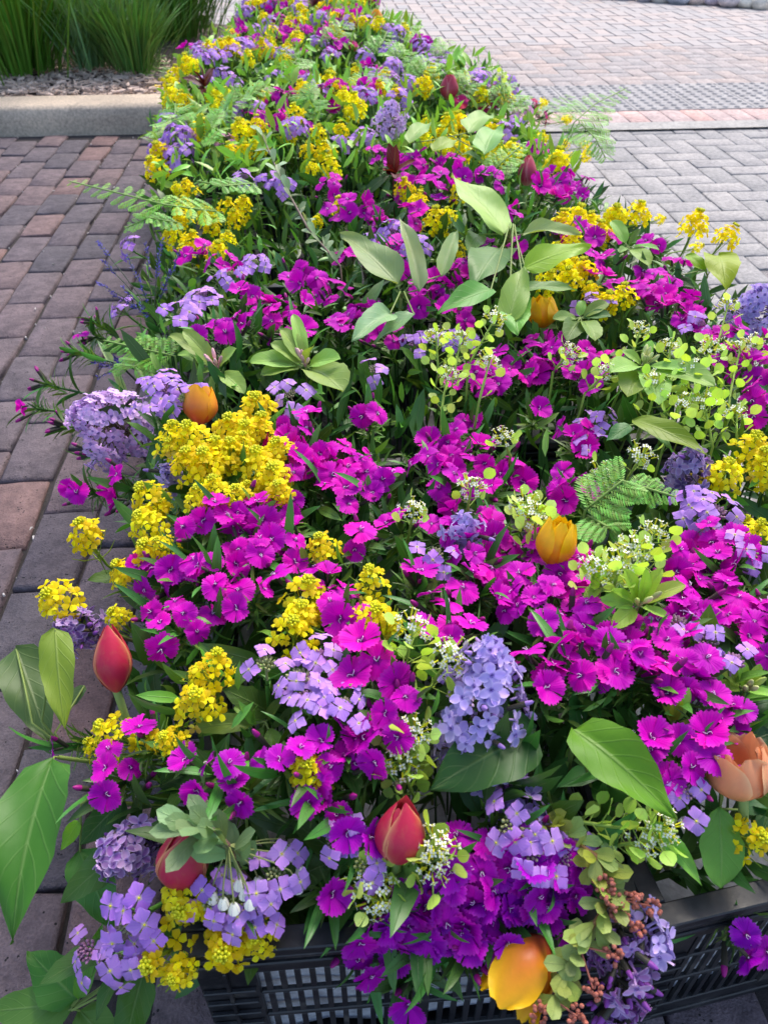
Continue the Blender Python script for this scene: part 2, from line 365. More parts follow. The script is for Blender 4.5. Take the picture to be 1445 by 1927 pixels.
def herring(meshes, bed, x0, x1, y0, y1, parts, far_mat, rot0=0):
    s = .1; spots = []
    for j in range(int((y1 - y0) / s) + 2):
        for i in range(int((x1 - x0) / s) + 2):
            r = (i + j) % 4
            if r == 0: c = (x0 + (i + 1) * s, y0 + (j + .5) * s, 0)
            elif r == 2: c = (x0 + (i + .5) * s, y0 + (j + 1) * s, 1)
            else: continue
            hx, hy = (.1, .05) if c[2] == 0 else (.05, .1)
            if c[0] - hx < x0 - .001 or c[0] + hx > x1 or c[1] - hy < y0 - .001 or c[1] + hy > y1: continue
            spots.append(c)
    spots = [c for c in spots if visible(c[0], c[1], 0, 40)]
    spots.sort(key=lambda c: c[1] + abs(c[0] - 1) * .1)
    far = MB()
    for k, (x, y, q) in enumerate(spots):
        if k < parts:
            obj('paver', R.choice(meshes), bed, Matrix.LocRotScale(V3((x, y, uni(-.0015, .0015))), Quaternion((0, 0, 1), (0 if q == 0 else math.pi / 2) + uni(-.01, .01)), V3((1, 1, 1))))
        else:
            a, b = (.0985, .0485) if q == 0 else (.0485, .0985); z = uni(-.001, .002); bb = R.random()
            far.add([(x - a, y - b, -.02), (x + a, y - b, -.02), (x + a, y + b, -.02), (x - a, y + b, -.02), (x - a + .004, y - b + .004, z), (x + a - .004, y - b + .004, z), (x + a - .004, y + b - .004, z), (x - a + .004, y + b - .004, z)],
                    [(4, 5, 6, 7), (0, 1, 5, 4), (1, 2, 6, 5), (2, 3, 7, 6), (3, 0, 4, 7)], [(0, 0, bb, 1)] * 8)
    if far.v:
        o = obj('far_pavers', far.mesh('far_pavers', [far_mat], False), bed); o['kind'] = 'stuff'
greys = [block_mesh('paver', .1975, .0975, .02, .004, M_GREY, .0008) for _ in range(4)]
blush = [block_mesh('paver', .198, .098, .02, .003, M_PINK, .0008) for _ in range(4)]
herring(greys, grey_bed, .5, 3.0, 1.0, 3.98, 290, M_GREY)
def far_paver_mat():
    m, nt, N, L, P = new_mat('far_paver'); u, v, b = pc(N, L); L.new(ramp_of(N, L, b, [(0, rgb(152, 148, 148)), (.5, rgb(160, 152, 150)), (1, rgb(168, 155, 150))]), P.inputs['Base Color']); P.inputs['Roughness'].default_value = .9
    return m
herring(blush, blush_bed, -1.6, 5.6, 4.5, 9.5, 290, far_paver_mat())

# pale strip, red soldier course, dotted tactile plates
strip = sheet('concrete_strip', .42, 6, 3.742, 3.868, .009, M_CONC); tag(strip, 'pale smooth concrete strip between grey pavers and red bricks', 'kerb')
course = sheet('brick_course', .42, 6, 3.870, 4.10, -.012, M_SANDR); tag(course, 'single row of reddish bricks laid side by side along concrete strip', 'paving')
reds = [block_mesh('brick', .1005, .224, .02, .004, M_RED, .0008) for _ in range(3)]
for i in range(34): obj('brick', R.choice(reds), course, Matrix.Translation((.48 + i * .1025, 3.985, .005 + uni(-.001, .001))))
plates = sheet('tactile_paving', .3, 6, 4.10, 4.66, -.012, M_SANDR); tag(plates, 'grey tactile plates dotted with raised domes behind the red bricks', 'paving')
mb = MB(); L2 = .138
for a, b, c, d, z0, z1 in ((-.149, .149, -.138, .138, -.01, .006),):
    mb.add([(a, c, z0), (b, c, z0), (b, d, z0), (a, d, z0), (a, c, z1), (b, c, z1), (b, d, z1), (a, d, z1)], [(4, 5, 6, 7), (0, 1, 5, 4), (1, 2, 6, 5), (2, 3, 7, 6), (3, 0, 4, 7)])
plate_me = mb.mesh('plate', [M_TACT], False)
mb = MB()
for i in range(5):
    for j in range(5):
        cx, cy = -.12 + i * .06, -.112 + j * .056
        ring = [(cx + r * math.cos(k * math.pi / 4), cy + r * math.sin(k * math.pi / 4), z) for r, z in ((.016, .006), (.011, .011)) for k in range(8)]
        mb.add(ring, [(k, (k + 1) % 8, 8 + (k + 1) % 8, 8 + k) for k in range(8)] + [tuple(range(8, 16))])
M_DOME = stone_mat('dome_wear', [(0, rgb(132, 132, 136)), (1, rgb(138, 138, 141))], 60, .3, .8)
dome_me = mb.mesh('domes', [M_DOME])
for i in range(13):
    for j in range(2):
        p = obj('plate', plate_me, plates, Matrix.Translation((.5 + i * .302, 4.242 + j * .279, 0)))
        obj('domes', dome_me, p)['kind'] = 'stuff'

# kerb and planting bed
mb = MB(); prof = [(3.915, -.03), (3.920, .05), (3.926, .090), (3.940, .104), (3.965, .110), (4.10, .114), (4.125, .110), (4.13, -.03)]
xs = [-6, -4.2, -3.0, -2.35, -1.7, -1.1, -.6, -.2]
for a, b in zip(xs, xs[1:]):
    vs = []
    for x in (a + .0, b): vs += [(x, y + uni(-.001, .001), z) for y, z in prof]
    n = len(prof); mb.add(vs, [(k, n + k, n + k + 1, k + 1) for k in range(n - 1)])
tag(obj('kerb', mb.mesh('kerb', [M_KERB])), 'weathered concrete kerb with rounded edge along the planting bed', 'kerb', kind='structure')
mb = MB(); nx, ny = 24, 14
grid(mb, ny, nx, lambda u, v, i, j: (-3.2 + 3.0 * (v * .5 + .5), 4.128 + 2.2 * u, .085 + .03 * math.sin(v * 9 + u * 4) * u + .02 * u))
tag(obj('planting_bed', mb.mesh('planting_bed', [M_SOIL])), 'brown mulch planting bed behind the kerb', 'ground', kind='structure')
mb = MB()
for _ in range(2600):
    x, y = uni(-2.6, -.3), 4.14 + abs(R.gauss(0, .45)); l, w = uni(.008, .03), uni(.003, .008); a = uni(0, 6.3)
    if y > 6: continue
    d = V3((math.cos(a) * l, math.sin(a) * l, uni(-.005, .006))); s = V3((-math.sin(a) * w, math.cos(a) * w, uni(-.003, .003))); c = V3((x, y, .094 + uni(0, .022)))
    b = R.random(); t = V3((0, 0, .003)); top = [c - d - s + t, c + d - s * .6 + t, c + d * 1.1 + s * .5 + t, c - d + s + t]; bot = [p - t * 2 for p in top]
    mb.add(top + bot, [(0, 1, 2, 3), (0, 4, 5, 1), (1, 5, 6, 2), (2, 6, 7, 3), (3, 7, 4, 0)], [(0, 0, b, 1)] * 8)
o = obj('wood_chips', mb.mesh('wood_chips', [M_CHIP], False), None, None, rgb(198, 174, 158)); tag(o, 'scattered grey brown wood chips on the planting bed', 'mulch', kind='stuff')
mb = MB()
for _ in range(420):
    y = uni(.3, 3.85); x = -1.003 + R.randint(-6, 8) * .1105 + R.gauss(0, .004); z = -.010
    if R.random() < .12: x += uni(-.05, .05); z = .002
    l, w = uni(.001, .007), uni(.0008, .0025); a = R.gauss(1.57, .5); b = R.random()
    d = V3((math.cos(a) * l, math.sin(a) * l, 0)); s = V3((-math.sin(a) * w, math.cos(a) * w, 0)); c = V3((x, y, z)); t = V3((0, 0, uni(.002, .005)))
    mb.add([c - d - s, c + d - s, c + d + s, c - d + s, c - d * .7 - s * .6 + t, c + d * .8 - s * .5 + t, c + d * .6 + s * .7 + t, c - d * .8 + s * .6 + t], [(4, 5, 6, 7), (0, 1, 5, 4), (1, 2, 6, 5), (2, 3, 7, 6), (3, 0, 4, 7)], [(0, 0, b, 1)] * 8)
tag(obj('grit_debris', mb.mesh('grit_debris', [M_CHIP], False), None, None, rgb(176, 170, 166)), 'pale grit and plant bits caught in the brick joints', 'debris', kind='stuff')

# ornamental grasses
def grass_clump(px, py, n, hgt, spread, col, label):
    b = at(px, py, .12); t = empty('ornamental_grass', b); mb = MB()
    for _ in range(n):
        a = uni(0, 6.283); r = abs(R.gauss(0, spread * .35)); c = V3((math.cos(a) * r, math.sin(a) * r, 0)); o = V3((math.cos(a), math.sin(a), 0))
        lean = uni(.05, .6); h = hgt * uni(.6, 1.1)
        leaf(mb, c, (V3((0, 0, 1)) + o * lean + rvec() * .08), o * -1 + rvec() * .3, h, uni(.0045, .0085), 'blade', .35, uni(.1, .75) * -1 * -1, 0, 6, 2, 0)
    obj('blade_tuft', mb.mesh('blade_tuft', [M_LANCE]), t, None, col)['kind'] = 'stuff'
    tag(t, label, 'grass', 'grass clumps in the planting bed'); return t
grass_clump(45, 128, 800, .80, .40, rgb(92, 138, 50), 'bright green upright grass clump at the kerb, widest tuft of blades')
grass_clump(178, 122, 300, .74, .24, rgb(112, 150, 106), 'blue green strappy clump between two grass tufts')
grass_clump(255, 128, 560, .40, .18, rgb(96, 136, 70), 'low fine bladed grass tuft beside the flowers and kerb')
grass_clump(335, 66, 800, .74, .38, rgb(78, 122, 48), 'dark green dense grass clump right behind the low tuft')
grass_clump(110, 40, 700, .85, .5, rgb(90, 132, 68), 'tall grass clump at the back of the planting bed')
grass_clump(250, 30, 700, .8, .5, rgb(86, 128, 60), 'tall back grass clump with the dry seed stalks')
grass_clump(-60, 60, 600, .85, .5, rgb(82, 124, 48), 'tall grass clump beyond the widest tuft')

# boulders at the far edge of the paving
shades = ['pale tan', 'slate blue', 'grey', 'cream', 'bluish', 'rosy grey', 'pale grey', 'mauve', 'light blue grey', 'sandy', 'lilac grey', 'dark grey']
rockc = [(1105, -2, 30), (1140, 0, 42), (1180, 2, 34), (1218, 5, 30), (1250, 7, 36), (1284, 10, 36), (1318, 11, 32), (1348, 12, 34), (1380, 16, 38), (1414, 17, 36), (1440, 20, 32)]
for i, (px, py, w) in enumerate(rockc):
    p = at(px, py, 0); k = (p - V3((0, 0, H))).length * .97; r = w * k / FPX * .5; mb = MB(); ph = [uni(0, 6) for _ in range(4)]
    def f(u, v, i2, j2):
        th = math.pi * u; w2 = math.pi * v; rr = r * (1 + .10 * math.sin(2 * w2 + ph[0]) * math.sin(th) + .07 * math.sin(3 * th + ph[1]) + .05 * math.sin(3 * w2 + ph[2]))
        return V3((rr * 1.05 * math.sin(th) * math.cos(w2), rr * .9 * math.sin(th) * math.sin(w2), rr * .62 * math.cos(th)))
    grid(mb, 10, 14, f)
    o = obj('boulder', mb.mesh('boulder', [M_ROCK]), None, Matrix.Translation(p + V3((0, r, r * .42))))
    tag(o, f'rounded {shades[i]} boulder in the row edging the far paving', 'boulder', 'boulders edging the far paving')
mb = MB()
for _ in range(1800):
    px = uni(1060, 1520); p = at(px, -2 + (px - 1100) * .06, 0) + V3((0, uni(.18, 1.3), uni(0, .16)))
    leaf(mb, p, rvec() + V3((0, -.3, .8)), rvec(), uni(.04, .08), uni(.012, .022), 'oval', .2, .4, 0, 3, 2)
tag(obj('ground_cover', mb.mesh('ground_cover', [M_LANCE]), None, None, rgb(52, 78, 40)), 'low dark green planting behind the boulders', 'plants', kind='stuff')

# ------------------------------------------------------------------ crates and liners
def crate_plastic():
    m, nt, N, L, P = new_mat('black_plastic'); g = N.new('ShaderNodeNewGeometry'); n1 = noise(N, L, 26, 6, g.outputs['Position'], .7); n2 = noise(N, L, 300, 3, g.outputs['Position'])
    col = ramp_of(N, L, n1, [(.45, (.010, .011, .014, 1)), (.6, (.026, .026, .029, 1)), (.78, (.11, .10, .09, 1))])
    L.new(col, P.inputs['Base Color']); L.new(ramp_of(N, L, n1, [(.3, (.28,) * 3 + (1,)), (.8, (.7,) * 3 + (1,))]), P.inputs['Roughness'])
    bp = N.new('ShaderNodeBump'); bp.inputs['Strength'].default_value = .15; bp.inputs['Distance'].default_value = .001; L.new(n2, bp.inputs['Height']); L.new(bp.outputs[0], P.inputs['Normal'])
    return m
M_PLASTIC = crate_plastic()
M_LINER = stone_mat('white_film', [(0, rgb(232, 236, 244)), (1, rgb(232, 236, 244))], 12, .5, .45)
def bx(mb, x0, x1, y0, y1, z0, z1, bev=.0012):
    b = min(bev, (x1 - x0) * .3, (y1 - y0) * .3, (z1 - z0) * .3); vs = []
    for z, i in ((z0, b), (z0 + b, 0), (z1 - b, 0), (z1, b)):
        vs += [(x0 + i, y0 + i, z), (x1 - i, y0 + i, z), (x1 - i, y1 - i, z), (x0 + i, y1 - i, z)]
    fs = [(a * 4 + k, a * 4 + (k + 1) % 4, a * 4 + 4 + (k + 1) % 4, a * 4 + 4 + k) for a in range(3) for k in range(4)] + [(3, 2, 1, 0), (12, 13, 14, 15)]
    mb.add(vs, fs)
def one_box(name, parent, *a, **k):
    mb = MB(); bx(mb, *a, **k); return obj(name, mb.mesh(name, [M_PLASTIC], False), parent)
CW, CD, CH = .375, .560, .268
BURIED = []
def crate(x, y, rot, label, detail, linked={}):
    """Bulb crate: x, y is the front left corner at ground level."""
    t = empty('flower_crate', (x, y, 0)); t.rotation_euler.z = rot
    mb = MB(); w = .014
    for z0, z1, o in ((CH - .012, CH, .006), (CH - .027, CH - .020, .003), (CH - .041, CH - .034, .003)):   # stepped rim
        bx(mb, -o, CW + o, -o, w, z0, z1); bx(mb, -o, CW + o, CD - w, CD + o, z0, z1)
        bx(mb, -o, w, w + .0005, CD - w - .0005, z0, z1); bx(mb, CW - w, CW + o, w + .0005, CD - w - .0005, z0, z1)
    bx(mb, 0, CW, .004, .010, CH - .045, CH - .012); bx(mb, 0, CW, CD - .010, CD - .004, CH - .045, CH - .012)
    bx(mb, .004, .010, .011, CD - .011, CH - .045, CH - .012); bx(mb, CW - .010, CW - .004, .011, CD - .011, CH - .045, CH - .012)
    obj('rim', mb.mesh('rim', [M_PLASTIC], False), t)
    one_box('base', t, 0, CW, 0, CD, 0.0, .012)
    for cx in (0, CW - .05):
        for cy in (0, CD - .05):
            mb = MB(); fy = cy if cy == 0 else cy + .042; bx(mb, cx, cx + .05, fy, fy + .008, .0125, CH - .046)
            sx = cx if cx == 0 else cx + .042; bx(mb, sx, sx + .008, cy + (.0085 if cy == 0 else 0), cy + (.05 if cy == 0 else .0415), .0125, CH - .046)
            if detail and cy == 0:
                for q in range(7): bx(mb, cx + .002, cx + .048, fy - .005, fy - .0005, .024 + q * .026, .027 + q * .026)
                bx(mb, cx + .0235, cx + .0265, fy - .0045, fy - .0006, .013, CH - .0465)
            obj('corner_post', mb.mesh('corner_post', [M_PLASTIC], False), t)
    for side in (0, 1, 2, 3):
        ln = CW if side < 2 else CD
        if side == 0: f = lambda a, b, o, p, z0, z1: (a, b, .001 + o, .001 + p, z0, z1)
        elif side == 1: f = lambda a, b, o, p, z0, z1: (a, b, CD - .001 - p, CD - .001 - o, z0, z1)
        elif side == 2: f = lambda a, b, o, p, z0, z1: (.001 + o, .001 + p, a, b, z0, z1)
        else: f = lambda a, b, o, p, z0, z1: (CW - .001 - p, CW - .001 - o, a, b, z0, z1)
        for z0, z1, nm in ((CH - .064, CH - .0465, 'upper_band'), (.098, .105, 'middle_band'), (.155, .160, 'middle_band'), (.0125, .034, 'lower_band')):
            one_box(nm, t, *f(.0505, ln - .0505, .001, .006, z0, z1))
        mid = ln / 2
        one_box('centre_post', t, *f(mid - .017, mid + .017, -.001, .0055, .0345, CH - .0645))
        step = .0132 if detail else .024
        a = .056
        while a < ln - .058:
            if abs(a - mid) > .022:
                key = ('slat', side, round(a, 4), detail); me = linked.get(key)
                if me is None:
                    mb = MB(); bx(mb, *f(a, a + .0052, .0015, .0052, .0345, .0975)); bx(mb, *f(a, a + .0052, .0015, .0052, .1055, .1545)); bx(mb, *f(a, a + .0052, .0015, .0052, .1605, CH - .0645)); me = linked[key] = mb.mesh('slat', [M_PLASTIC], False)
                obj('slat', me, t)
            a += step
    tag(t, label, 'crate', 'black flower crates under the bouquets')
    if not detail: BURIED.append(t)
    if not detail: return
    mb = MB(); ring = []
    for z, o in ((.02, .02), (.08, .012), (CH - .06, .011), (CH - .03, .016)):
        r = []
        for (ax, ay, bx_, by_) in ((0, 0, 1, 0), (1, 0, 1, 1), (1, 1, 0, 1), (0, 1, 0, 0)):
            for s in range(8):
                q = s / 8; X = ax + (bx_ - ax) * q; Y = ay + (by_ - ay) * q
                r.append((o + X * (CW - 2 * o) + uni(-.003, .003) , o + Y * (CD - 2 * o) + uni(-.003, .003), z + uni(-.006, .006)))
        ring.append(r)
    n = 32; mb.add([p for r in ring for p in r], [(a * n + k, a * n + (k + 1) % n, (a + 1) * n + (k + 1) % n, (a + 1) * n + k) for a in range(3) for k in range(n)] + [tuple(range(n))])
    lo = obj('crate_liner', mb.mesh('crate_liner', [M_LINER])); lo.matrix_basis = Matrix.Translation((x, y, 0)) @ Matrix.Rotation(rot, 4, 'Z') @ Matrix.Translation((0, 0, .001))
    tag(lo, 'white film liner inside the ' + ' '.join(label.split()[1:]), 'liner', 'white film liners inside the crates')
crate(-.140, .276, 0.0, 'black slatted crate under the lavender and yellow flowers', True)
crate(.250, .268, rad(8), 'black slatted crate turned at an angle beside the spirea', True)
for j, (l, r) in enumerate(((-.22, .2), (-.30, .16), (-.33, .14), (-.36, .10), (-.38, .06), (-.36, .02))):
    for i, x in enumerate((l, r)):
        if j == 0 and i == 1: x = .24
        if j == 0: y = .93 + i * .04
        else: y = .93 + j * .64 + i * .03
        crate(x, y, 0, 'black crate buried beneath the flowers', False)

# ------------------------------------------------------------------ flower meshes shared by many stems
def dianthus_flower(cup):
    mb = MB()
    for k in range(5):
        a0 = k * 2 * math.pi / 5 + uni(-.1, .1); ph = uni(0, 6); lift = cup + uni(-.003, .005); L_ = uni(.0205, .0245); zz = .0007 * (k % 2) + .0004 * k
        def f(u, v, i, j):
            r = .0018 + u * L_ * (1 - .17 * v * v * u)
            if i == 6: r += (.0016 if j % 2 else -.0014) + uni(-.0005, .0005)
            y = v * (.0034 + .0114 * u ** 1.05); x = r
            z = zz + lift * u + .0026 * math.sin(2.6 * v + ph) * u - .004 * max(0, u - .6) ** 1.3 + .0012 * (1 - u)
            return V3((x * math.cos(a0) - y * math.sin(a0), x * math.sin(a0) + y * math.cos(a0), z))
        grid(mb, 6, 10, f, 0)
    for s in (-1, 1):
        a = uni(0, 6); tube(mb, [(0, 0, 0), (s * .001, 0, .004), (s * .003 * math.cos(a) + s * .002, .003 * math.sin(a), .0065), (s * .006 * math.cos(a), .006 * math.sin(a), .0055)], [.0005, .0005, .0004, .0003], 4, 1)
    tube(mb, [(0, 0, .001), (0, 0, -.006), (0, 0, -.018)], [.0026, .0032, .0022], 6, 2)
    return mb.mesh('flower', [M_DIANTHUS, M_STAMEN, M_CALYX])
def rocket_flower():
    mb = MB()
    for k in range(4):
        a0 = k * math.pi / 2 + uni(-.15, .15); ph = uni(0, 6); lift = uni(-.001, .003)
        def f(u, v, i, j):
            w = (.0008, .0030, .0056, .0071, .0066, .0037)[i]; x = .0008 + u * .0140 * (1 - .26 * v * v * u * u); y = v * w
            z = lift * u + .001 * math.sin(2 * v + ph) * u - .0036 * u * u + .0012 * v * v * u + .001
            return V3((x * math.cos(a0) - y * math.sin(a0), x * math.sin(a0) + y * math.cos(a0), z))
        grid(mb, 5, 6, f, 0)
    blob(mb, (0, 0, .001), .0012, 1)
    tube(mb, [(0, 0, .0005), (0, 0, -.009)], [.0012, .0014], 5, 2)
    return mb.mesh('flower', [M_ROCKET, M_BUDG, M_CALYX])
def lilac_floret():
    mb = MB()
    for k in range(4):
        a0 = k * math.pi / 2 + uni(-.15, .15); bend = uni(-.003, .0035); ph = uni(0, 6)
        def f(u, v, i, j):
            w = (.0014, .0030, .0039, .0040, .0031, .0008)[i]; x = .0008 + u * .0098; y = v * w
            z = bend * u * u * .6 + .0012 * v * v * u + .0006 * math.sin(4 * u + ph)
            return V3((x * math.cos(a0) - y * math.sin(a0), x * math.sin(a0) + y * math.cos(a0), z))
        grid(mb, 5, 4, f, 0)
    tube(mb, [(0, 0, .0003), (0, 0, -.005), (0, 0, -.011)], [.0013, .0011, .0014], 5, 1)
    return mb.mesh('floret', [M_LILAC, M_BUD])
def yellow_floret(mb, M, s=1.0):
    a1 = uni(0, 1.5)
    for k in range(4):
        a0 = a1 + k * math.pi / 2 + uni(-.2, .2); lf = uni(0, .0022)
        def f(u, v, i, j):
            w = .0027 * (.25, .95, .8)[i]; x = (.0006, .0033, .0058)[i]; y = v * w
            return M @ (V3((x * math.cos(a0) - y * math.sin(a0), x * math.sin(a0) + y * math.cos(a0), lf * u - .0008 * v * v)) * s)
        grid(mb, 2, 2, f, 0)
    o = M.to_translation(); tube(mb, [o, M @ V3((0, 0, -.006 * s))], [.0005, .0005], 3, 1)
DIA = [dianthus_flower(c) for c in (-.004, -.002, 0, 0, .002, .003, .005, .007, .010, .014, .017, -.007)]; ROC = [rocket_flower() for _ in range(6)]; LIL = [lilac_floret() for _ in range(6)]
YF = []
for _ in range(6):
    mb = MB(); yellow_floret(mb, Matrix.Identity(4), 1.0); YF.append(mb.mesh('floret', [M_YELLOW, M_BUDG]))
def head_spots(n, rx, tall):
    """Spiral of floret positions on a dome that runs down into a spike."""
    out = []
    for i in range(n):
        t = (i + .5) / n; a = i * 2.39996 + uni(-.25, .25); r = rx * min(1, (t * 1.9) ** .6) * uni(.7, 1.28); z = -tall * t ** 1.2 + uni(-.004, .004)
        p = V3((r * math.cos(a), r * math.sin(a), z)); d = V3((math.cos(a) * (.35 + t), math.sin(a) * (.35 + t), 1.0 - t * .8)) + rvec() * .25
        out.append((p, d.normalized(), t))
    return out
def yellow_core(n_pod, tall):
    mb = MB()
    for i in range(16):
        a = i * 2.4; r = .0065 * math.sqrt(i / 16); blob(mb, (r * math.cos(a), r * math.sin(a), .006 - .5 * r), .0019, 0, 1.3, (math.cos(a) * .4, math.sin(a) * .4, 1), 5, 3)
    tube(mb, [(0, 0, .004), (0, 0, -tall - .012)], [.0012, .0017], 5, 1)
    for i in range(n_pod):
        a = i * 2.4 + uni(-.3, .3); z = -tall - .004 - .003 * i; e = V3((math.cos(a), math.sin(a), .45)) * uni(.014, .026)
        tube(mb, [(0, 0, z), V3((0, 0, z)) + e * .6, V3((0, 0, z + .006)) + e], [.0006, .0007, .0003], 4, 1)
    return mb.mesh('flower_head', [M_BUDG, M_STEM])
YCORE = [yellow_core(8, .03), yellow_core(12, .034), yellow_core(4, .024)]
def yellow_head_joined():
    mb = MB()
    for p, d, t in head_spots(20, .018, .032): yellow_floret(mb, orient(p, d), 1.35)
    for i in range(14):
        a = i * 2.4; r = .0065 * math.sqrt(i / 14); blob(mb, (r * math.cos(a), r * math.sin(a), .006), .002, 1, 1.3, (0, 0, 1), 5, 3)
    return mb.mesh('flower_head', [M_YELLOW, M_BUDG])
YHEAD = [yellow_head_joined() for _ in range(4)]
def bract_mesh():
    mb = MB()
    for i in range(15):
        a = i * 2.4; d = V3((math.cos(a), math.sin(a), uni(.4, 1.6)))
        leaf(mb, (0, 0, -.004 - .0015 * i), d, V3((0, 0, 1)) - d * .3, uni(.018, .036), uni(.0012, .0022), 'lance', .3, uni(.1, .7), 0, 4, 2)
    return mb.mesh('bracts', [M_LANCE])
BRACT = [bract_mesh() for _ in range(4)]
def spike_leaf(L_, W):
    mb = MB(); leaf(mb, (0, 0, 0), (0, .35, 1), (0, -1, .3), L_, W, 'lance', .3, uni(.5, 1.2), .05, 7, 2); return mb.mesh('leaf', [M_LANCE])
SPIKE = [spike_leaf(uni(.045, .07), uni(.0032, .0055)) for _ in range(5)]
def green_leaf(L_, W, sh):
    mb = MB(); leaf(mb, (0, 0, 0), (0, .6, 1), (0, -1, .6), L_, W, sh, .25, uni(.5, 1.0), .06, 9, 4, tooth=.08); return mb.mesh('leaf', [M_LEAF])
GLEAF = [green_leaf(uni(.06, .085), uni(.011, .017), 'lance') for _ in range(4)]
def bud_mesh():
    mb = MB(); blob(mb, (0, 0, .004), .0024, 0, 3.0, (0, 0, 1), 6, 5); tube(mb, [(0, 0, -.012), (0, 0, .004)], [.002, .0026], 6, 1); return mb.mesh('bud', [M_BUD, M_CALYX])
BUD = bud_mesh()
def rocket_buds():
    mb = MB()
    for i in range(26):
        a = i * 2.4; r = .012 * math.sqrt(i / 26); d = V3((math.cos(a) * r * 60, math.sin(a) * r * 60, 1)).normalized(); p = V3((r * math.cos(a), r * math.sin(a), .006 - r * .6))
        blob(mb, p, .0019 + .0006 * i / 26, 0 if i < 10 else 1, 1.9, d, 5, 3)
    tube(mb, [(0, 0, .004), (0, 0, -.03)], [.0016, .002], 5, 0)
    return mb.mesh('bud_cluster', [M_STEM, M_BUD])
RBUD = [rocket_buds() for _ in range(3)]

# ------------------------------------------------------------------ labels
LAND = [(V3((-.62, 3.9, .1)), 'the end of the kerb'), (V3((.62, 3.8, .05)), 'the pale concrete strip'), (V3((.5, 4.4, .05)), 'the dotted tactile plates'), (V3((-.5, 5.0, .2)), 'the dark grass clump'), (V3((-.6, 4.2, .2)), 'the low grass tuft')]                                   # (point, phrase) of the one-of-a-kind things other labels refer to
NUM = ['no', 'one', 'two', 'three', 'four', 'five', 'six', 'seven', 'eight', 'nine', 'ten', 'eleven', 'twelve']
TODO = []
def auto(t, p, look, cat, grp): TODO.append((t, p.copy(), look, cat, grp))
def flush_labels():
    seen = {}
    for t, p, look, cat, grp in TODO:
        ds = sorted(((p - q).length, ph, q) for q, ph in LAND); d, ph, q = ds[0]
        how = 'right beside' if d < .085 else 'close to' if d < .19 else 'some way from'
        lab = f'{look} {how} {ph}'
        if seen.get(lab):
            for d2, ph2, q2 in ds[1:4]:
                btw = (p - q).normalized().dot((q2 - p).normalized()) > .35
                lab2 = f'{look} {"between" if btw else "near both"} {ph} and {ph2}'
                if len(lab2.split()) <= 16 and not seen.get(lab2): lab = lab2; break
        seen[lab] = 1; tag(t, lab, cat, f'{grp} near {ph}')

GREEN_D, GREEN_M, GREEN_L = rgb(64, 102, 48), rgb(88, 136, 56), rgb(134, 170, 70)
def stem_mesh(t, base, top, d1, r=.0022, name='stem', color=GREEN_M, extra=()):
    mb = MB(); pts = curve(V3((0, 0, 0)), top - base, V3((0, 0, 1)), d1, 8); tube(mb, pts, [r * 1.2] * 4 + [r] * 4, 6)
    for a, b, rr in extra: tube(mb, curve(a - base, b - base, d1, (b - a).normalized(), 4), rr, 4)
    return obj(name, mb.mesh(name, [M_STEM]), t, None, color), pts

def sweet_william(px, py, n, z=None, col=None, size=1.0, dz=0.0, buds=None, ax=None, shade=None):
    size *= interp(py, [(200, .86), (500, .74), (900, .64), (1300, .59), (1900, .58)])
    P = hit(px, py, dz) if z is None else at(px, py, z)
    A = facing(P, .38) if ax is None else V3(ax).normalized(); base = rootpt(P); t = empty('sweet_william', base)
    if col is None:
        k = min(1, max(0, (py - 1150) / 600)) * .8 + uni(-.15, .25); col = mixc(rgb(218, 0, 186), rgb(152, 6, 190), min(1, max(0, k)))
    X = A.orthogonal().normalized(); Y = A.cross(X); node = P - A * .034; ex = []
    a0 = uni(0, 6); Rr = .021 * math.sqrt(max(0, n - 1)) * size
    for i in range(n):
        a = a0 + i * 2.4; r = Rr * math.sqrt((i + .35) / n) * 1.25 if n > 1 else 0
        off = X * (r * math.cos(a)) + Y * (r * math.sin(a)); q = P + off - A * (r * r * 6 + uni(-.004, .006))
        fa = (A + off * 16 + rvec() * uni(.25, 1.0)).normalized()
        obj('flower', R.choice(DIA), t, orient(q - base, fa, uni(0, 6), size * uni(.78, 1.16)), mixc(mixc(col, rgb(236, 8, 168), uni(0, .35)), rgb(128, 0, 150), uni(0, .3)))
        ex.append((node, q - fa * .017, .0012))
    nb = R.randint(0, 3) if buds is None else buds
    for i in range(nb):
        a = uni(0, 6); r = Rr + uni(.006, .02); q = P + X * (r * math.cos(a)) + Y * (r * math.sin(a)) - A * uni(.004, .014); fa = (A + (q - P).normalized() * .6).normalized()
        obj('bud', BUD, t, orient(q - base, fa, 0, uni(.9, 1.3)), rgb(140, 20, 110)); ex.append((node, q - fa * .01, .0012))
    s, pts = stem_mesh(t, base, node, A, .0021, 'stem', GREEN_D, ex)
    for i in range(2): obj('bracts', R.choice(BRACT), t, orient(node - base + A * (.014 - .014 * i), (A + rvec() * .2), uni(0, 6), uni(.9, 1.35)), mixc(GREEN_D, GREEN_L, uni(0, .6)))
    for i in range(4):
        q = pts[6 - i // 2 - (i > 1)]; obj('leaf', R.choice(SPIKE), t, orient(q, (A + rvec() * .45), uni(0, 6), uni(.85, 1.35)), mixc(GREEN_D, GREEN_M, uni(0, .8)))
    for i in range(3): obj('leaf', R.choice(SPIKE), t, orient(node - base, (A + rvec() * .55), uni(0, 6), uni(.8, 1.25)), mixc(GREEN_D, GREEN_M, uni(0, .8)))
    sh = shade or ('violet' if col[0] < .42 else 'magenta')
    auto(t, P, f'{sh} sweet william, {NUM[n]} bloom{"s" if n != 1 else ""}' + (f', {NUM[nb]} bud{"s" if nb != 1 else ""}' if nb else ''), 'flower', 'sweet williams'); return t

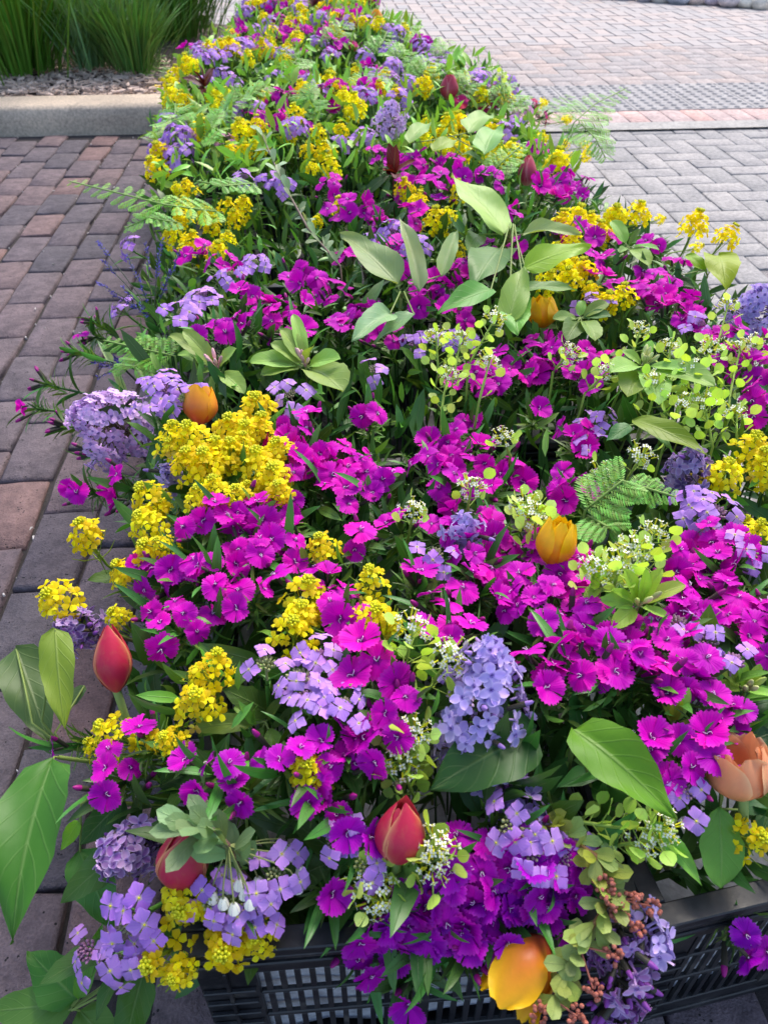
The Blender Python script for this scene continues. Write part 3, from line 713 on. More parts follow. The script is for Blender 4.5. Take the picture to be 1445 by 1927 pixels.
def dames_rocket(px, py, n, z=None, col=None, dz=0.005, size=1.0):
    size *= interp(py, [(300, 1.0), (700, .85), (1200, .70), (1900, .70)])
    P = hit(px, py, dz) if z is None else at(px, py, z); A = facing(P, .3, .3); base = rootpt(P); t = empty('dames_rocket', base)
    col = col or mixc(rgb(174, 116, 222), rgb(196, 140, 226), uni(0, 1)); X = A.orthogonal().normalized(); Y = A.cross(X); node = P - A * .03; ex = []; a0 = uni(0, 6)
    for i in range(n):
        a = a0 + i * 2.4; r = size * (.012 + .021 * math.sqrt(i / max(4, n))); off = X * (r * math.cos(a)) + Y * (r * math.sin(a)); q = P + off - A * (r * r * 14 - .004) + rvec() * .003
        fa = (A * .9 + off * 24 + rvec() * .4).normalized(); obj('flower', R.choice(ROC), t, orient(q - base, fa, uni(0, 6), size * uni(.92, 1.2)), mixc(col, rgb(206, 164, 236), uni(0, .4)))
        ex.append((node, q - fa * .009, .0009))
    obj('bud_cluster', R.choice(RBUD), t, orient(P - base - A * .003, A, uni(0, 6), uni(.55, .85)), mixc(rgb(150, 164, 92), rgb(168, 112, 160), uni(0, 1)))
    s, pts = stem_mesh(t, base, node, A, .0022, 'stem', GREEN_M, ex)
    for i in range(3): obj('leaf', R.choice(GLEAF), t, orient(pts[6 - i], A + rvec() * .4, uni(0, 6), uni(.7, 1.1)), mixc(GREEN_D, GREEN_M, uni(0, 1)))
    auto(t, P, f'lavender rocket with {NUM[n]} blooms', 'flower', 'lavender rockets'); return t

def yellow_rocket(px, py, s=1.0, z=None, dz=.012, ax=None, near=None, old=False):
    P = hit(px, py, dz) if z is None else at(px, py, z); A = facing(P, .25, .05) if ax is None else V3(ax).normalized(); base = rootpt(P); t = empty('yellow_rocket', base)
    s *= .82 if py > 900 else 1
    near = P.y < 1.0 if near is None else near; col = mixc(rgb(255, 246, 24), rgb(255, 230, 10), uni(0, 1)); M = orient(P - base, A, uni(0, 6), s)
    if near:
        n = R.randint(19, 26); tall = R.choice((.026, .036, .046)); h = obj('flower_head', R.choice(YCORE), t, M, rgb(150, 170, 50))
        for p, d, tt in head_spots(n, uni(.0155, .0195), tall):
            obj('floret', R.choice(YF), h, orient(p, d + V3((0, 0, .3)), 0, uni(1.1, 1.45)), mixc(col, rgb(250, 224, 120), .75 if (tt > .85 and R.random() < .5) else uni(0, .12)))
    else: obj('flower_head', R.choice(YHEAD), t, M, col)
    ex = [(P - A * .036 * s + A * (-.008 * i), P - A * .03 * s + (rvec() + A).normalized() * uni(.014, .026), .0006) for i in range(6)]
    s_, pts = stem_mesh(t, base, P - A * .030 * s, A, .0017, 'stem', rgb(116, 146, 50), ex)
    obj('leaf', R.choice(GLEAF), t, orient(pts[5], A + rvec() * .5, uni(0, 6), uni(.5, .8)), GREEN_M)
    auto(t, P, f'{"tall" if s > 1.15 else "small" if s < .85 else "full"} yellow rocket head', 'flower', 'yellow rockets'); return t

def lilac(px, py, L_, Wd, n, col, label, phrase, z=None, ax=None, dz=.01, budty=.1, leafy=True):
    P = hit(px, py, dz) if z is None else at(px, py, z); A = facing(P, .2, .1) if ax is None else V3(ax).normalized(); base = rootpt(P); t = empty('lilac_panicle', base)
    X = A.orthogonal().normalized(); Y = A.cross(X); ex = []
    n = int(n * 1.4); lump = uni(0, 6)
    for i in range(n):
        tt = (i + .5) / n; a = i * 2.39996 + uni(-.3, .3); prof = math.sin(math.pi * (.015 + .9 * tt)) ** .62; r = Wd * prof * uni(.6, 1.05) * (1 + .38 * math.sin(3 * a + 7 * tt + lump)); c = P + A * (L_ * (.5 - tt))
        q = c + X * (r * math.cos(a)) + Y * (r * math.sin(a)); fa = ((q - c).normalized() + A * (.6 - tt * .6) + rvec() * .28).normalized()
        if R.random() < budty: obj('bud', BUD, t, orient(q - base, fa, 0, uni(.8, 1.2)), mixc(col, rgb(120, 50, 140), .6))
        else: obj('floret', R.choice(LIL), t, orient(q - base, fa, uni(0, 6), uni(.75, 1.12)), mixc(col, rgb(222, 190, 232), uni(0, .6)))
        if i % 2 == 0: ex.append((c - A * .012, q - fa * .010, .0008))
    stem_mesh(t, base, P + A * L_ * .3, A, .002, 'stem', rgb(96, 90, 60), ex)
    tag(t, label, 'flower', 'lilac panicles'); LAND.append((P, phrase)); return t

def tulip(px, py, hgt, rad_, mat, label, phrase, ax=None, z=None, dz=.015, closed=.45, petals=6, ruffle=0.0, stemdir=None, leafs=1, stem_r=.0042):
    """px, py is the middle of the cup."""
    C = hit(px, py, dz) if z is None else at(px, py, z); A = (facing(C, .1, .05) if ax is None else V3(ax)).normalized(); B = C - A * hgt * .5
    base = rootpt(B); t = empty('tulip', base); q = A.to_track_quat('Z', 'Y'); a00 = uni(0, 2)
    for k in range(petals):
        inner = k >= 3; ring = k // 3; th0 = a00 + k * 2 * math.pi / 3 + (math.pi / 3) * (ring % 2); sc = 1 - .11 * ring; ph = uni(0, 6); hh = hgt * (1 - .03 * ring + uni(-.04, .04)); op = closed + uni(-.05, .08) * (1 + ruffle * 4)
        mb = MB()
        def f(u, v, i, j):
            r = rad_ * sc * (.12 + .88 * math.sin(min(1, u / .46) * math.pi / 2) ** .8 if u < .46 else 1 - (1 - op) * ((u - .46) / .54) ** 1.5)
            ow = max(.16, 1 - ((u - .4) / .6) ** 3.2) ** .6 if u > .4 else .62 + .38 * (u / .4)
            th = th0 + v * rad(66 if petals == 6 else 50) * ow; rr = r * (1 + .03 * (1 - v * v) + .13 * abs(v) ** 8 * u) + ruffle * rad_ * (.25 * math.sin(5 * v + ph) + .18 * math.sin(8 * u + ph)) * u
            return q @ V3((rr * math.cos(th), rr * math.sin(th), hh * (u - .03 * v * v * u) + ruffle * hgt * .12 * math.sin(4 * v + ph) * u)) + (B - base)
        grid(mb, 10, 8, f, 0); obj('petal', mb.mesh('petal', [mat]), t)
    stem_mesh(t, base, B + A * .003, A if stemdir is None else V3(stemdir).normalized(), stem_r, 'stem', rgb(140, 164, 96))
    tag(t, label, 'flower', 'tulips'); LAND.append((C, phrase)); return t

def leaf_pts(t, base, b, e, W, shape='heart', fold=.2, curl=.5, color=GREEN_M, wave=.13, nrm=None, twist=0.0, nu=14, nv=8, name='leaf', mat=None, tooth=0):
    """A leaf from point b to point e (world), facing nrm (default up and to the light)."""
    mb = MB(); d = e - b; L_ = d.length; n = V3(nrm) if nrm is not None else (V3((0, -.25, 1)) + rvec() * .2)
    n = (n - d.normalized() * n.dot(d.normalized())).normalized(); s = d.normalized().cross(n)
    d0 = d.copy(); d0.rotate(Quaternion(s, curl * .5)); leaf(mb, b - base, d0, n, L_ * (1 + curl * curl * .04), W, shape, fold, curl, wave, nu, nv, 0, twist, tooth)
    return obj(name, mb.mesh(name, [mat or M_LEAF]), t, None, color)
def leafy_branch(name, node, leaves, label, phrase, group, cat='leaves', color=GREEN_M, stemcol=rgb(120, 140, 70), shape='heart', mat=None, root=None):
    """node: (px, py, z or dz). leaves: (bpx, bpy, bz, tpx, tpy, tz, half width / length, color, fold, curl)"""
    Pn = at(*node); base = root or rootpt(Pn); t = empty(name, base); ex = []
    for (bx_, by_, bz, tx, ty, tz, w, c, fold, curl) in leaves:
        b, e = at(bx_, by_, bz), at(tx, ty, tz); leaf_pts(t, base, b, e, (e - b).length * w, shape, fold, curl, c or color, mat=mat); ex.append((Pn, b + (e - b) * .02, .0013))
    stem_mesh(t, base, Pn, (Pn - base).normalized(), .0022, 'stem', stemcol, ex)
    tag(t, label, cat, group); LAND.append((Pn, phrase)); return t

# ------------------------------------------------------------------ one-of-a-kind flowers
T_RED = tulip_mat('red_tulip', rgb(206, 46, 80), rgb(240, 176, 120), rgb(206, 90, 90), 'edge')
T_PINK = tulip_mat('rose_tulip', rgb(188, 62, 88), rgb(214, 140, 140), rgb(226, 190, 150), 'edge')
T_ORANGE = tulip_mat('flame_tulip', rgb(222, 104, 70), rgb(255, 190, 24), rgb(186, 66, 84), 'tip')
T_GOLD = tulip_mat('gold_tulip', rgb(250, 170, 20), rgb(255, 214, 14), rgb(240, 150, 30), 'tip')
T_PEACH = tulip_mat('peach_tulip', rgb(240, 166, 116), rgb(250, 206, 150), rgb(236, 140, 100), 'edge')
T_YEL = tulip_mat('streaked_tulip', rgb(222, 112, 44), rgb(255, 208, 10), rgb(196, 78, 60), 'tip')
tulip(212, 1242, .068, .0185, T_RED, 'closed red tulip leaning out over the bricks with yellow petal edge', 'the red tulip over the bricks', (-.06, .55, .8), .335, closed=.2)
tulip(752, 1566, .058, .0195, T_RED, 'plump closed red tulip next to a white pennycress head above the crates', 'the plump red tulip', (.10, .35, .8), .355, closed=.22)
tulip(378, 762, .052, .0215, T_ORANGE, 'orange and yellow tulip tucked between lavender rocket and yellow rocket', 'the orange-yellow tulip', (.08, .45, .8), .41, closed=.6)
tulip(1046, 1022, .050, .0205, T_GOLD, 'golden double tulip peeping out behind magenta blooms', 'the golden double tulip', (.2, .35, .8), .405, closed=.6, petals=12, ruffle=.2)
tulip(1020, 588, .050, .025, T_GOLD, 'amber double tulip half hidden under pale heart-shaped leaves', 'the amber double tulip', (-.1, .3, .8), .385, closed=.6, petals=12, ruffle=.2)
tulip(992, 322, .066, .0205, T_PINK, 'rose red closed tulip standing near the grey pavers', 'the rose red tulip', (.06, .4, .9), .41, closed=.2)
tulip(1392, 1452, .050, .026, T_PEACH, 'ruffled peach tulip flopped open above the angled crate', 'the ruffled peach tulip', (-.15, .45, .8), .36, closed=.8, petals=9, ruffle=.2)
tulip(985, 1826, .060, .025, T_YEL, 'yellow tulip streaked orange hanging upside down over the crate front', 'the hanging yellow tulip', (-.5, -.5, -.35), .262, closed=.95, petals=9, ruffle=.15, stemdir=(0, -1, -.35), stem_r=.0026)
tulip(345, 1615, .060, .021, T_RED, 'red tulip mostly hidden under a grey green leaf sprig', 'the hidden red tulip', (.2, .3, .8), .325, closed=.25)
tulip(708, 34, .07, .03, T_ORANGE, 'orange tulip at the far end of the flowers', 'the far orange tulip', (0, 0, 1), .42, closed=.3)
tulip(845, 165, .07, .028, T_PINK, 'pink tulip rising among far yellow and green', 'the far pink tulip', (0, 0, 1), .42, closed=.35)

LV, LVB, DKL = rgb(222, 180, 232), rgb(176, 160, 226), rgb(124, 84, 156)
lilac(214, 802, .130, .058, 185, LV, 'large pale lilac panicle drooping over the bricks', 'the large pale lilac', .31, (-.5, -.45, .7))
lilac(322, 895, .05, .020, 26, LVB, 'small bluish lilac tuft below the orange and yellow tulip', 'the small bluish lilac tuft', .34, (0, -.6, .8))
lilac(155, 1185, .06, .026, 36, DKL, 'dusky purple lilac behind the red tulip by the bricks', 'the dusky lilac', .27, (-.5, -.4, .7))
lilac(902, 1340, .135, .036, 125, LVB, 'blue lavender lilac panicle above the wide dark leaf', 'the blue lavender lilac', .385, (.12, .3, .85))
lilac(985, 1530, .075, .026, 48, rgb(136, 112, 200), 'violet blue lilac panicle under the wide dark leaf', 'the violet blue lilac', .305, (.3, -.6, .6))
lilac(245, 1600, .07, .024, 44, DKL, 'dark purple lilac between big leaves at the crate corner', 'the dark lilac', .255, (-.35, -.6, .5))
lilac(1165, 1835, .085, .024, 70, rgb(140, 78, 160), 'budding purple lilac hanging down the crate front under spirea', 'the budding lilac', .25, (.02, -.5, -.75), budty=.55)
lilac(1215, 1760, .04, .022, 16, LVB, 'loose wispy lilac florets dangling beside the spirea sprig', 'the wispy lilac florets', .27, (.5, -.6, -.2))
lilac(1290, 885, .06, .026, 40, rgb(96, 70, 140), 'deep purple lilac behind the fern leaf', 'the deep purple lilac', .375)
lilac(1415, 590, .09, .042, 90, LVB, 'pale blue lilac at the edge beside grey pavers', 'the pale blue lilac', .36)
lilac(735, 225, .085, .04, 64, rgb(206, 170, 222), 'pale pinkish lilac in the middle of the long bed', 'the pale pinkish lilac', .44)
lilac(875, 1005, .05, .022, 26, LVB, 'small lavender lilac hidden between magenta blooms', 'the small lavender lilac', .385)

# heart-shaped leaf branches
PALE, BRT, DRK, MIDL = rgb(150, 180, 118), rgb(140, 182, 52), rgb(46, 84, 36), rgb(92, 134, 58)
leafy_branch('lilac_branch', (955, 452, .42), [
    (948, 440, .44, 850, 328, .50, .30, rgb(158, 190, 104), .18, .35), (985, 440, .43, 1092, 440, .46, .24, rgb(160, 188, 128), .5, .5),
    (985, 505, .44, 1112, 462, .47, .30, BRT, .12, .5), (925, 545, .43, 822, 590, .42, .27, rgb(96, 146, 66), .35, .5),
    (985, 545, .43, 1085, 545, .43, .24, rgb(110, 154, 84), .3, .4), (955, 610, .40, 985, 500, .45, .26, rgb(132, 172, 78), .35, .4),
    (900, 440, .43, 880, 480, .42, .30, MIDL, .2, .4), (940, 470, .42, 890, 540, .42, .3, rgb(96, 140, 76), .3, .4), (960, 560, .41, 975, 630, .40, .34, rgb(120, 164, 74), .2, .3)],
    'pale heart-shaped leaves on a branch rising from the middle of the bed', 'the heart-shaped leaves', 'leafy branches')
leafy_branch('lilac_branch', (755, 560, .40), [
    (748, 535, .42, 640, 438, .46, .27, rgb(146, 178, 122), .4, .4), (790, 548, .41, 752, 408, .48, .17, rgb(162, 188, 136), .7, .4),
    (735, 590, .41, 662, 640, .41, .30, rgb(138, 170, 128), .5, .4), (780, 590, .41, 705, 645, .38, .26, rgb(120, 152, 110), .4, .4), (830, 520, .42, 860, 432, .46, .2, rgb(146, 176, 120), .6, .3)],
    'grey green pointed leaves folded along their midribs amid magenta blooms', 'the folded grey green leaves', 'leafy branches')
leafy_branch('lilac_branch', (110, 1425, .27), [
    (100, 1428, .285, 20, 1775, .245, .275, rgb(66, 112, 34), .28, .75)],
    'huge single glossy leaf with pointed tip hanging over the bricks', 'the huge pointed leaf', 'leafy branches')
leafy_branch('lilac_branch', (118, 1405, .24), [
    (104, 1182, .325, 122, 1372, .275, .22, rgb(126, 152, 52), .1, .35), (30, 1218, .27, 92, 1398, .235, .29, rgb(84, 122, 66), .1, .3), (160, 1290, .25, 120, 1340, .24, .32, rgb(70, 106, 58), .1, .3)],
    'pair of rounded leaves by the red tulip overlapping the bricks', 'the rounded leaf pair', 'leafy branches')
leafy_branch('lilac_branch', (175, 1500, .24), [
    (235, 1505, .25, 150, 1590, .225, .36, rgb(54, 84, 34), .1, .3), (150, 1545, .22, 115, 1600, .2, .3, rgb(120, 166, 40), .1, .3), (230, 1600, .215, 115, 1700, .195, .32, rgb(86, 126, 62), .1, .3), (150, 1600, .19, 215, 1750, .15, .33, rgb(88, 130, 68), .1, .3), (300, 1480, .26, 400, 1440, .26, .3, DRK, .15, .3)],
    'dark rounded leaves below the dark purple lilac at crate corner', 'the dark rounded leaves', 'leafy branches')
leafy_branch('lilac_branch', (140, 1895, .12), [
    (140, 1890, .12, -30, 1905, .10, .26, rgb(98, 134, 54), .15, .4), (145, 1880, .13, 55, 1790, .13, .40, rgb(66, 112, 34), .2, .3), (150, 1880, .13, 195, 1735, .16, .2, rgb(104, 150, 60), .55, .4),
    (150, 1900, .11, 240, 2000, .10, .34, rgb(96, 140, 58), .2, .3), (270, 1830, .15, 235, 1980, .09, .34, rgb(70, 116, 42), .1, .3), (120, 1900, .08, 40, 1990, .05, .34, rgb(80, 122, 48), .1, .3)],
    'spray of broad green leaves on the bricks beside the crate corner', 'the broad leaf spray', 'leafy branches', root=V3((-.12, .40, .08)))
leafy_branch('lilac_branch', (1005, 1390, .365), [
    (1008, 1372, .375, 808, 1486, .365, .36, rgb(48, 86, 34), .14, .35)],
    'wide dark green leaf under the blue lavender lilac', 'the wide dark leaf', 'leafy branches')
leafy_branch('lilac_branch', (1080, 1390, .375), [
    (1078, 1372, .385, 1272, 1540, .365, .33, rgb(92, 142, 30), .42, .8), (1225, 1545, .34, 1322, 1668, .31, .17, rgb(116, 158, 66), .4, .6), (1110, 1480, .32, 1180, 1530, .30, .34, rgb(72, 122, 50), .1, .4)],
    'large bright yellow green leaf with folded midrib above the angled crate', 'the bright yellow green leaf', 'leafy branches')
leafy_branch('veined_leaf_sprig', (1352, 1525, .30), [
    (1352, 1518, .335, 1356, 1672, .295, .28, rgb(104, 154, 60), .1, .35), (1390, 1525, .30, 1440, 1475, .3, .36, rgb(62, 104, 58), .2, .4), (1360, 1420, .31, 1450, 1380, .32, .33, rgb(40, 74, 40), .2, .4), (1330, 1340, .34, 1450, 1320, .35, .3, rgb(44, 82, 44), .2, .4)],
    'oval veined leaf hanging down in front of the angled crate', 'the oval veined leaf', 'leafy branches', shape='oval')
leafy_branch('lilac_branch', (1205, 800, .40), [
    (1190, 790, .41, 1335, 858, .41, .20, rgb(120, 160, 40), .3, .5), (1200, 790, .41, 1262, 842, .39, .26, rgb(106, 150, 78), .2, .4), (1185, 800, .40, 1140, 830, .39, .36, rgb(74, 112, 62), .2, .4)],
    'long bright leaf pointing at the deep purple lilac', 'the long bright leaf', 'leafy branches')
leafy_branch('lilac_branch', (1330, 520, .36), [
    (1350, 480, .39, 1365, 545, .37, .38, rgb(150, 186, 20), .2, .9), (1290, 480, .39, 1330, 515, .37, .35, rgb(130, 170, 40), .3, .5), (1265, 520, .37, 1310, 545, .36, .3, DRK, .2, .4)],
    'lime green curled leaf against the grey pavers', 'the lime curled leaf', 'leafy branches')
leafy_branch('lilac_branch', (830, 275, .42), [
    (770, 270, .43, 810, 230, .45, .25, rgb(136, 172, 92), .3, .5), (815, 285, .44, 862, 262, .45, .33, BRT, .2, .5), (880, 250, .44, 925, 215, .45, .3, rgb(140, 176, 96), .3, .5), (910, 290, .44, 935, 240, .46, .3, rgb(128, 164, 92), .3, .5), (870, 290, .43, 905, 300, .43, .3, rgb(112, 150, 80), .3, .5)],
    'light green leaves behind the tall pale heart-shaped ones', 'the light green leaves', 'leafy branches')

# honeysuckle sprigs: paired pale oval leaves, slender buds
def honeysuckle(node, z, leaves, label, phrase, budc=rgb(222, 160, 176), nb=5, col=rgb(140, 172, 92)):
    P = at(node[0], node[1], z); base = rootpt(P); t = empty('honeysuckle_sprig', base); ex = []
    for (tx, ty, tz, w) in leaves:
        e = at(tx, ty, z + tz); d = e - P; b = P + d * .14; leaf_pts(t, base, b, e, d.length * w * .78, 'oval', .38, .6, mixc(col, rgb(150, 186, 92), uni(0, .8)), .08); ex.append((P, b, .0012))
    for i in range(nb):
        d = (V3((0, -.2, 1)) + rvec() * .5).normalized(); mb = MB(); blob(mb, P - base + d * .022, .0028, 0, 3.4, d, 6, 5); tube(mb, [P - base, P - base + d * .016], .0012, 5)
        obj('bud', mb.mesh('bud', [M_BUD]), t, None, mixc(budc, rgb(236, 214, 190), uni(0, .5)))
    stem_mesh(t, base, P, (V3((0, 0, 1)) + rvec() * .2).normalized(), .0019, 'stem', rgb(130, 150, 80), ex)
    tag(t, label, 'leaves', 'honeysuckle sprigs'); LAND.append((P, phrase))
honeysuckle((410, 695), .39, [(320, 628, .03, .17), (345, 620, .05, .24), (335, 665, .0, .2), (445, 655, .03, .34), (460, 740, -.01, .3), (365, 705, -.01, .2), (400, 735, -.02, .3)], 'pale leaf sprig with pink buds above the orange and yellow tulip', 'the pink budded sprig')
honeysuckle((575, 690), .40, [(530, 618, .04, .3), (552, 590, .05, .17), (470, 680, .01, .3), (490, 705, 0, .3), (640, 675, .03, .32), (645, 735, .01, .4), (590, 650, .04, .3), (510, 645, .03, .28)], 'pale green oval leaf sprig standing above hot magenta blooms', 'the pale oval leaf sprig')
honeysuckle((1210, 690), .41, [(1150, 700, .02, .3), (1225, 640, .03, .25), (1170, 660, .02, .3), (1290, 700, .02, .25), (1240, 760, .0, .3), (1180, 745, 0, .36), (1345, 725, .02, .25)], 'leaf sprig with creamy green buds between pennycress stems', 'the creamy budded sprig', rgb(186, 198, 120), 10)
honeysuckle((1200, 1140), .40, [(1150, 1110, .02, .22), (1175, 1070, .04, .22), (1245, 1070, .04, .24), (1290, 1100, .02, .24), (1150, 1180, 0, .3), (1130, 1130, .01, .3), (1260, 1165, 0, .24), (1215, 1070, .04, .2)], 'yellow green young leaf sprig among magenta blooms', 'the young yellow-green sprig', rgb(170, 190, 90), 4, rgb(160, 190, 60))
honeysuckle((1265, 1365), .36, [(1245, 1320, .02, .25), (1295, 1295, .03, .2), (1325, 1360, .01, .2), (1270, 1300, .03, .25)], 'small lime leaf tip below magenta blooms near the peach tulip', 'the small lime leaf tip', rgb(170, 190, 90), 0, rgb(172, 194, 48))
honeysuckle((1090, 600), .39, [(1040, 600, .01, .3), (1095, 565, .02, .34), (1150, 595, .01, .32), (1120, 640, .0, .34), (1065, 640, 0, .3), (1145, 570, .02, .3)], 'dark oval leaf rosette beside the amber double tulip', 'the dark leaf rosette', rgb(170, 190, 90), 0, rgb(72, 116, 62))
honeysuckle((1180, 465), .41, [(1150, 415, .03, .3), (1205, 430, .03, .2), (1240, 470, .01, .2), (1165, 475, .0, .3), (1220, 500, 0, .26)], 'bushy twig with grey green leaves near yellow heads by the pavers', 'the bushy twig', rgb(170, 190, 90), 0, rgb(84, 130, 66))
honeysuckle((1130, 1100), .40, [(1090, 1070, .03, .3), (1120, 1050, .04, .28), (1165, 1075, .02, .3), (1100, 1130, 0, .3)], 'lime green leaf tuft between the golden tulip and young sprig', 'the lime green tuft', rgb(170, 190, 90), 0, rgb(168, 200, 60))
honeysuckle((1400, 1300), .36, [(1340, 1290, .01, .25), (1430, 1250, .03, .25), (1460, 1310, .01, .25), (1390, 1240, .03, .25), (1330, 1230, .03, .2)], 'spray of yellow green leaves above the peach tulip', 'the yellow-green spray', rgb(170, 190, 90), 4, rgb(146, 180, 62))
honeysuckle((500, 1360), .33, [(365, 1370, 0, .2), (440, 1330, .01, .22), (530, 1315, .03, .2), (540, 1450, -.01, .25), (470, 1420, -.02, .25)], 'dark serrated leaves below the lavender rocket cluster', 'the dark serrated leaves', rgb(170, 190, 90), 0, rgb(62, 108, 44))

# sage-like sprigs with many small grey leaves along a twig
def twig(pts, n, L_, W, col, label, phrase, shape='obovate', stemcol=rgb(110, 90, 80), name='grey_leaf_twig', cat='leaves'):
    P = [at(*p) for p in pts]; base = rootpt(P[0]); t = empty(name, base); mb = MB(); tube(mb, [V3((0, 0, 0))] + [p - base for p in P], [.0022] * len(P) + [.001], 5); obj('stem', mb.mesh('stem', [M_STEM]), t, None, stemcol)
    for i in range(n):
        f = (i + .5) / n * (len(P) - 1); k = min(int(f), len(P) - 2); q = P[k].lerp(P[k + 1], f - k); d = ((P[k + 1] - P[k]).normalized() * .7 + rvec() * .8 + V3((0, 0, .3))).normalized(); l = L_ * uni(.7, 1.2)
        leaf_pts(t, base, q, q + d * l, W * uni(.8, 1.2), shape, .15, .3, mixc(col, rgb(120, 150, 110), uni(0, .6)), .02, nu=7, nv=4)
    tag(t, label, cat, 'small leaved twigs'); LAND.append((P[-1], phrase)); return t, base, P
twig([(640, 500, .39), (580, 430, .42), (530, 340, .46), (490, 245, .52)], 34, .030, .0060, rgb(150, 170, 140), 'slender twig of small grey green leaves arching over far blooms', 'the slender grey green twig')
t, b, P = twig([(455, 1640, .31), (430, 1590, .345), (400, 1560, .36), (370, 1560, .365)], 26, .040, .0075, rgb(128, 158, 118), 'grey green leaf sprig with white bells covering the hidden red tulip', 'the white bell sprig')
for (px, py) in ((400, 1680), (420, 1690), (440, 1700), (460, 1672), (470, 1690), (485, 1650), (550, 1600), (565, 1630), (560, 1660), (540, 1590), (450, 1655), (430, 1660)):
    q = at(px, py, .325 + uni(-.01, .005)); d = (q - P[1]).normalized(); mb = MB(); tube(mb, curve(P[1] - b, q - b, d, V3((0, -.3, -.6)), 5), .0007, 4, 1)
    for k in range(5):
        a = k * 1.2566
        def f(u, v, i, j): r = .0012 + .0036 * u ** .6; th = a + v * .6; return q - b + V3((r * math.cos(th), r * math.sin(th) - .003 * u, -.0055 * u))
        grid(mb, 3, 2, f, 0)
    obj('bell', mb.mesh('bell', [M_WHITE, M_STEM]), t, None, rgb(130, 140, 80))

# spirea: yellow green leaves edged red, clusters of rosy bead buds
Q = [(1010, 1540, .33), (1120, 1610, .335), (1150, 1690, .315), (1090, 1780, .295), (1040, 1880, .275)]
t, b, P = twig(Q, 84, .021, .0056, rgb(164, 172, 74), 'arching spirea sprig with rosy bead buds tumbling over the crate', 'the arching spirea sprig', 'obovate', rgb(140, 100, 60), 'spirea_sprig')
for (px, py, z) in ((1150, 1692, .325), (1190, 1692, .318), (1225, 1705, .31), (1135, 1665, .328), (1155, 1795, .30), (1195, 1745, .305), (1015, 1905, .275), (1085, 1912, .275), (1115, 1860, .285), (1165, 1720, .315)):
    c = at(px, py, z) - b; mb = MB()
    for _ in range(20): d = rvec(); blob(mb, c + V3((d.x, d.y, d.z)) * .0085 * uni(.5, 1), .0020, 0, 1, (0, 0, 1), 6, 4)
    tube(mb, [c, min((p - b for p in P), key=lambda p: (p - c).length)], .0008, 4, 0)
    obj('bud_cluster', mb.mesh('bud_cluster', [M_BUD]), t, None, rgb(176, 104, 88))

# pennycress: round flat pods up the stem, white head on top
pod_me = []
for _ in range(3):
    mb = MB(); leaf(mb, (0, 0, 0), (0, 0, 1), (0, -1, 0), .0115, .0052, 'oval', .12, .3, 0, 5, 4); pod_me.append(mb.mesh('pod', [M_POD]))
def white_head():
    mb = MB()
    for p, d, tt in head_spots(24, .0125, .013):
        for k in range(4): a = k * 1.571; x = d.orthogonal().normalized(); y = d.cross(x); e = x * math.cos(a) + y * math.sin(a); s = d.cross(e); mb.add([p, p + e * .0016 + s * .0011, p + e * .0030 + d * .0006, p + e * .0016 - s * .0011], [(0, 1, 2, 3)], [(0, 0, .6, 1)] * 4, 0)
        tube(mb, [p - d * .006, p], .0007, 4, 1); blob(mb, p, .0009, 1, 1, d, 4, 3)
    return mb.mesh('flower_head', [M_WHITE, M_BUDG])
WH = [white_head() for _ in range(3)]
def pennycress(tip, z, foot, zf, n, label_bit, s=1.0):
    if tip[1] > 1000: z += .032; zf += .02
    P, F = at(tip[0], tip[1], z), at(foot[0], foot[1], zf); base = rootpt(F); t = empty('pennycress', base); A = (P - F).normalized(); pts = curve(F, P, A + rvec() * .15, A, 8); mb = MB()
    tube(mb, [V3((0, 0, 0))] + [p - base for p in pts], [.0018] * 5 + [.0013] * 4, 5)
    for i in range(n):
        f = (i + .5) / n * 6.4; k = int(f); q = pts[k].lerp(pts[k + 1], f - k); a = i * 2.4; X = A.orthogonal().normalized(); Y = A.cross(X); d = (X * math.cos(a) + Y * math.sin(a) + A * .5).normalized(); l = uni(.012, .020) * s; e = q + d * l
        tube(mb, [q - base, e - base], .0006, 4); obj('pod', R.choice(pod_me), t, orient(e - base, d + V3((0, 0, .5)), uni(0, 6), s * uni(.95, 1.4)), mixc(rgb(176, 204, 84), rgb(200, 220, 130), uni(0, 1)))
    obj('stem', mb.mesh('stem', [M_STEM]), t, None, rgb(150, 176, 76)); obj('flower_head', R.choice(WH), t, orient(P - base, A + V3((0, -.3, .3)), uni(0, 6), s * uni(1.05, 1.35)))
    auto(t, P, f'white headed pennycress with {"many" if n > 14 else "some" if n > 7 else "few"} pods', 'flower', 'pennycress stems')
